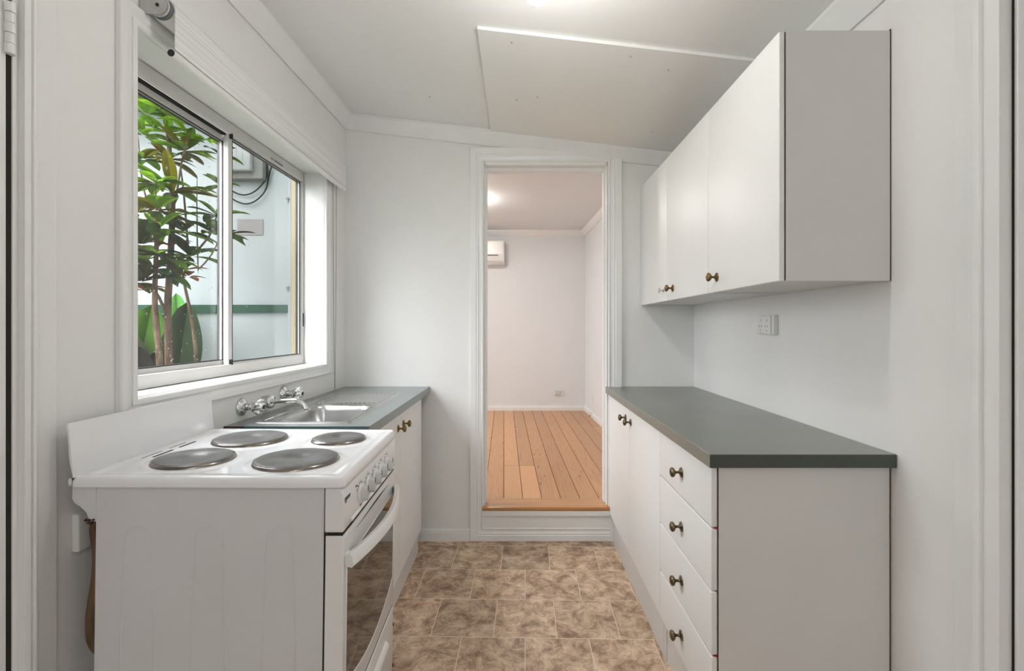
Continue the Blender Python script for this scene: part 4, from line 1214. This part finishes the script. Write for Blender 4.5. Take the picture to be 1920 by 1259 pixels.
b_ = NB(); bx(b_, -4.6, -1.3, -.95, -.85, -.42, 2.9); struct('wall_light_blocker', b_, 'blocker_mint')  # unseen wall added to cut sky light on the far window reveal
# exterior mould of our window
b_ = NB(); bx(b_, -.164, -.138, WU1 - .024, WU1 - .0035, WZ0 + .004, WZ1 - .004, .001); bx(b_, -.18, -.161, WU0 - .03, WU0 + .01, WZ0 - .04, WZ1 + .02, .002)
xf(b_, LM); struct('trim_21', b_, 'cream_timber', 'cream timber bead outside the far window jamb')
# meter box
X0, X1 = at(405, 0, MY - .1).x, at(487, 0, MY - .1).x
t = thing('meter_box', 'grey electricity meter box on the mint outside wall', 'meter box', (X0, MY - .012, 2.13))
w_ = X1 - X0
b_ = NB(); bx(b_, 0, w_, -.06, 0, 0, .30, .006); obj('base', b_, 'meter_grey', t)
b_ = NB(); bx(b_, .02, w_ - .05, -.10, -.06, .035, .29, .012); c_ = obj('cover', b_, 'meter_cover', t)
b_ = NB()
for k in range(4): bx(b_, .05 + .036 * k, .052 + .036 * k, -.1006, -.0995, .075, .28)
obj('grooves', b_, 'meter_grey', c_)
b_ = NB(); lathe(b_, [(0, 0), (.016, 0), (.016, .02), (.01, .03), (0, .03)], axis_mat((w_ - .02, -.06, .19), (1, 0, 0), (0, 0, 1), (0, -1, 0)), 16); obj('cable_gland', b_, 'meter_grey', t)
def cable(label, pts):
    b_ = NB(); tube(b_, [at(*p) for p in pts], .0045, 8)
    o = obj('outdoor_cable', b_, 'outdoor_black'); tag(o, label, 'cable'); md = o.modifiers.new('s', 'SUBSURF'); md.levels = 1; md.render_levels = 2
Yc = MY - .03
cable('black cable bundled tightly under the meter box, upper loop', [(425, 352, Yc), (441, 362, Yc), (455, 367, Yc), (472, 364, Yc), (486, 353, Yc), (500, 336, Yc), (502, 322, Yc), (499, 300, Yc), (498, 280, Yc)])
cable('black cable sagging in the lower loop below the meter box', [(425, 366, Yc), (441, 377, Yc), (458, 384, Yc), (475, 381, Yc), (492, 367, Yc), (501, 352, Yc), (503, 334, Yc), (508, 316, Yc), (515, 295, Yc)])
a0, a1 = at(444, 441, MY - .02), at(492, 411, MY - .02)
b_ = NB(); bx(b_, a0.x, a1.x, MY - .0155, MY - .012, a0.z, a1.z)
o = obj('wall_patch', b_, 'patch_grey'); tag(o, 'small grey rectangular patch on the mint outside wall', 'patch')
a0, a1 = at(532, 325, MY - .1), at(552, 360, MY - .1)
b_ = NB(); prism(b_, [(a0.x, 2.16), (-1.30, 2.16), (-1.30, 2.03), (-1.315, 2.03)], 'y', MY - .017, MY - .011)
o = obj('eave_bracket', b_, 'outdoor_metal'); tag(o, 'grey triangular metal bracket outside at the window corner', 'bracket')

# plants
def leaf(bm, lay, base, d, up, L_, W_, droop, c1, fold=.25, nseg=7):
    d = d.normalized(); side = d.cross(up)
    if side.length < 1e-4: side = d.cross(Vector((1, 0, 0)))
    side.normalize(); nrm = side.cross(d).normalized()
    mid = []; lt = []; rt = []
    for k in range(nseg + 1):
        t_ = k / nseg
        w = W_ * (math.sin(PI * min(1, t_ * .93 + .03)) ** .75) * (1 - .25 * t_)
        if k == nseg: w = 0
        c = base + d * (L_ * t_ * (1 - droop * .12 * t_)) - Vector((0, 0, 1)) * (droop * L_ * t_ * t_ * .55)
        mid.append(bm.verts.new(c))
        lt.append(bm.verts.new(c + side * w * .5 + nrm * w * fold * .5) if w > 0 else mid[-1])
        rt.append(bm.verts.new(c - side * w * .5 + nrm * w * fold * .5) if w > 0 else mid[-1])
    for k in range(nseg):
        for E in (lt, rt):
            vs = []
            for v in (mid[k], E[k], E[k + 1], mid[k + 1]):
                if v not in vs: vs.append(v)
            if len(vs) > 2:
                f = bm.faces.new(vs); f.smooth = True
                sh = rp.uniform(.9, 1.1)
                for l in f.loops: l[lay] = (c1[0] * sh, c1[1] * sh, c1[2] * sh, 1)
rp = random.Random(11)
BRI = (.38, .53, .10); MID = (.25, .36, .05); DRK = (.11, .19, .06); OLV = (.33, .32, .045); BRN = (.45, .24, .11); DEEP = (.015, .045, .018)
def rosette(bm, lay, c, n, L_, W_, cols, elev=(-.2, .8), droop=.5):
    a0 = rp.uniform(0, 6)
    for k in range(n):
        a = a0 + k * 2.4 + rp.uniform(-.3, .3); e = rp.uniform(*elev)
        d = Vector((math.cos(a) * math.cos(e), math.sin(a) * math.cos(e), math.sin(e)))
        leaf(bm, lay, c + d * .01, d, Vector((0, 0, 1)), L_ * rp.uniform(.7, 1.1), W_ * rp.uniform(.8, 1.15), droop * rp.uniform(.4, 1.4), rp.choice(cols))
t = thing('leafy_shrub', 'tall leafy shrub with rosettes of long green leaves outside the window', 'shrub', (at(330, 700, 2.15).x, 2.15, -.42))
lb = NB(); lay = lb.loops.layers.color.new('leafcol')
sb = NB()
OFF = -Vector(t.location)
stems = [
    [(325, 1000, 2.18), (318, 690, 2.18), (311, 590, 2.18), (318, 520, 2.18), (322, 440, 2.18), (325, 360, 2.18), (318, 290, 2.2), (312, 180, 2.22)],
    [(300, 1000, 2.10), (304, 690, 2.10), (292, 600, 2.10), (290, 540, 2.1), (296, 460, 2.08), (292, 400, 2.06)],
    [(385, 1000, 2.35), (372, 680, 2.35), (360, 600, 2.34), (345, 540, 2.32), (340, 500, 2.3)],
    [(340, 520, 2.3), (356, 500, 2.28), (352, 440, 2.28), (345, 360, 2.3), (338, 300, 2.3)],
    [(325, 400, 2.2), (338, 330, 2.18), (345, 280, 2.16), (362, 235, 2.15)],
    [(358, 480, 2.2), (395, 445, 2.18), (405, 410, 2.15), (418, 350, 2.15)],
    [(372, 520, 2.4), (368, 420, 2.4), (370, 320, 2.42)],
    [(300, 420, 2.2), (275, 390, 2.2), (262, 330, 2.2), (258, 250, 2.2)],
    [(292, 400, 2.06), (293, 350, 2.05)],
    [(311, 590, 2.18), (300, 555, 2.16), (280, 530, 2.15)],
    [(366, 510, 2.2), (400, 480, 2.18), (412, 440, 2.16)]]
radii = [.020, .017, .012, .008, .006, .006, .005, .006, .005, .009, .005]
stubs = []
for st, r0 in zip(stems, radii):
    P = [at(*q) + OFF for q in st]
    for p_ in P: p_.x += rp.uniform(-.004, .004)
    n_ = len(P)
    tube(sb, P, [r0 * (1 - .55 * k / (n_ - 1)) for k in range(n_)], 9)
tk = obj('trunk', sb, 'bark', t)
md = tk.modifiers.new('s', 'SUBSURF'); md.levels = 1; md.render_levels = 1
ROS = [(312, 175, 2.22, 8, .15, .055, [MID, BRI]), (300, 205, 2.18, 7, .14, .06, [BRI, MID]), (275, 215, 2.2, 7, .14, .055, [MID, BRI]),
       (316, 250, 2.15, 11, .15, .05, [BRI, BRI, MID]), (362, 238, 2.12, 10, .13, .045, [BRI, MID]), (270, 255, 2.2, 9, .15, .05, [MID, BRI]),
       (345, 285, 2.2, 11, .15, .05, [MID, BRI, OLV]), (315, 300, 2.2, 11, .15, .05, [MID, OLV]), (268, 300, 2.15, 8, .14, .05, [MID, OLV]),
       (385, 262, 2.4, 8, .13, .045, [MID, BRI]), (410, 290, 2.4, 6, .15, .05, [MID, DRK]), (293, 345, 2.03, 13, .13, .055, [BRI, BRI, BRI, MID]),
       (325, 362, 2.15, 9, .27, .062, [OLV, MID, OLV]), (292, 395, 2.06, 9, .16, .06, [MID, OLV, BRI]), (415, 350, 2.2, 8, .12, .04, [MID, BRI]),
       (410, 408, 2.15, 10, .15, .05, [MID, DRK, BRI]), (296, 430, 2.08, 9, .19, .05, [MID, BRI, MID]), (345, 435, 2.25, 6, .2, .05, [MID, DRK]),
       (404, 442, 2.18, 9, .16, .055, [MID, DRK]), (265, 460, 2.05, 7, .2, .11, [MID, DRK]), (300, 480, 2.1, 9, .18, .07, [DRK, MID, BRI]),
       (358, 482, 2.2, 9, .19, .065, [DRK, DRK, MID]), (285, 505, 2.08, 10, .19, .075, [DRK, MID]), (262, 530, 2.05, 7, .18, .08, [DRK, DEEP]),
       (340, 510, 2.25, 6, .13, .05, [DRK, BRN]), (425, 440, 2.3, 5, .12, .06, [DRK, MID]), (258, 400, 2.2, 7, .15, .05, [MID, OLV]),
       (310, 400, 2.15, 6, .12, .045, [BRN, OLV]), (318, 462, 2.15, 5, .12, .05, [BRN, BRN]), (272, 545, 2.1, 6, .11, .05, [BRN, BRN, OLV]), (352, 520, 2.28, 6, .09, .045, [BRN])]
for (x, y, Y, n_, L_, W_, cc) in ROS:
    rosette(lb, lay, at(x, y, Y) + OFF, int(n_ * 1.15), L_, W_ * 1.08, cc)
obj('foliage', lb, 'leaf', t)

# broad-leaved plant low at the left: big paddle leaves
t = thing('broad_leaf_plant', 'low plant with big paddle leaves behind the shrub trunks outside', 'plant', (at(300, 700, 2.4).x, 2.4, -.42))
OFF = -Vector(t.location)
lb = NB(); lay = lb.loops.layers.color.new('leafcol')
def paddle(p0, p1, w, c, tilt=(0, -1, .2)):
    a = at(*p0) + OFF; b2 = at(*p1) + OFF
    leaf(lb, lay, a, b2 - a, Vector(tilt), (b2 - a).length, w, 0, c, fold=.05, nseg=12)
paddle((330, 740, 2.45), (352, 566, 2.45), .27, (.10, .19, .035))
paddle((250, 740, 2.45), (285, 572, 2.5), .36, (.20, .36, .02))
paddle((300, 760, 2.5), (305, 590, 2.55), .2, (.05, .13, .04))
paddle((338, 640, 2.55), (330, 550, 2.6), .14, (.35, .6, .25))
paddle((255, 760, 2.3), (262, 650, 2.35), .22, DEEP); paddle((285, 780, 2.35), (290, 660, 2.4), .2, DEEP)
paddle((235, 740, 2.4), (245, 620, 2.45), .25, DRK)
obj('paddle_leaves', lb, 'leaf', t)
sb = NB()
for p in ((330, 735, 2.45), (258, 735, 2.45), (300, 750, 2.5)):
    a = at(*p) + OFF; tube(sb, [Vector((a.x * .5, a.y, 0)), a], [.02, .012], 8)
obj('leaf_stalks', sb, 'bark', t)
# dense hedge bush low at left and tree crowns above the eave
def bush(name, label, cat, c, r, n, cols, L_, W_, trunk_h):
    t = thing(name, label, cat, (c[0], c[1], -.42))
    lb = NB(); lay = lb.loops.layers.color.new('leafcol')
    for k in range(n):
        a = rp.uniform(0, 2 * PI); u = rp.uniform(-1, 1); q = rp.uniform(.55, 1)
        s = math.sqrt(1 - u * u)
        d = Vector((s * math.cos(a), s * math.sin(a), u))
        p = Vector((d.x * r[0] * q, d.y * r[1] * q, c[2] + .42 + d.z * r[2] * q))
        leaf(lb, lay, p, d + Vector((rp.uniform(-.5, .5), rp.uniform(-.5, .5), rp.uniform(-.6, .4))), Vector((0, 0, 1)), L_ * rp.uniform(.7, 1.2), W_, .4, rp.choice(cols), nseg=4)
    obj('foliage', lb, 'leaf', t)
    sb = NB()
    tube(sb, [(0, 0, 0), (.03, 0, trunk_h * .5), (0, .02, trunk_h)], [.05, .04, .02], 8); obj('trunk', sb, 'bark', t)
bush('hedge_bush', 'dark dense bush low outside at the left edge of the window', 'bush', (-2.05, 2.10, .80), (.22, .13, .40), 320, [DEEP, DRK, DEEP], .12, .04, 1.0)
bush('garden_tree', 'bushy green tree rising above the outside wall', 'tree', (-3.4, 4.1, 4.0), (1.2, .8, .9), 900, [MID, BRI, DRK], .22, .09, 3.9)

portal('window_portal', tuple(LM @ Vector((-.22, (WU0 + WU1) / 2, (WZ0 + WZ1) / 2))), (0, -PI / 2, -AL), 1.02, 1.18)
portal('rear_portal', (0, YB - .06, 1.8), (-PI / 2, 0, PI), .6, .6)
portal('living_portal', (-3.42, 4.3, 1.6), (0, -PI / 2, 0), 1.0, 2.0)
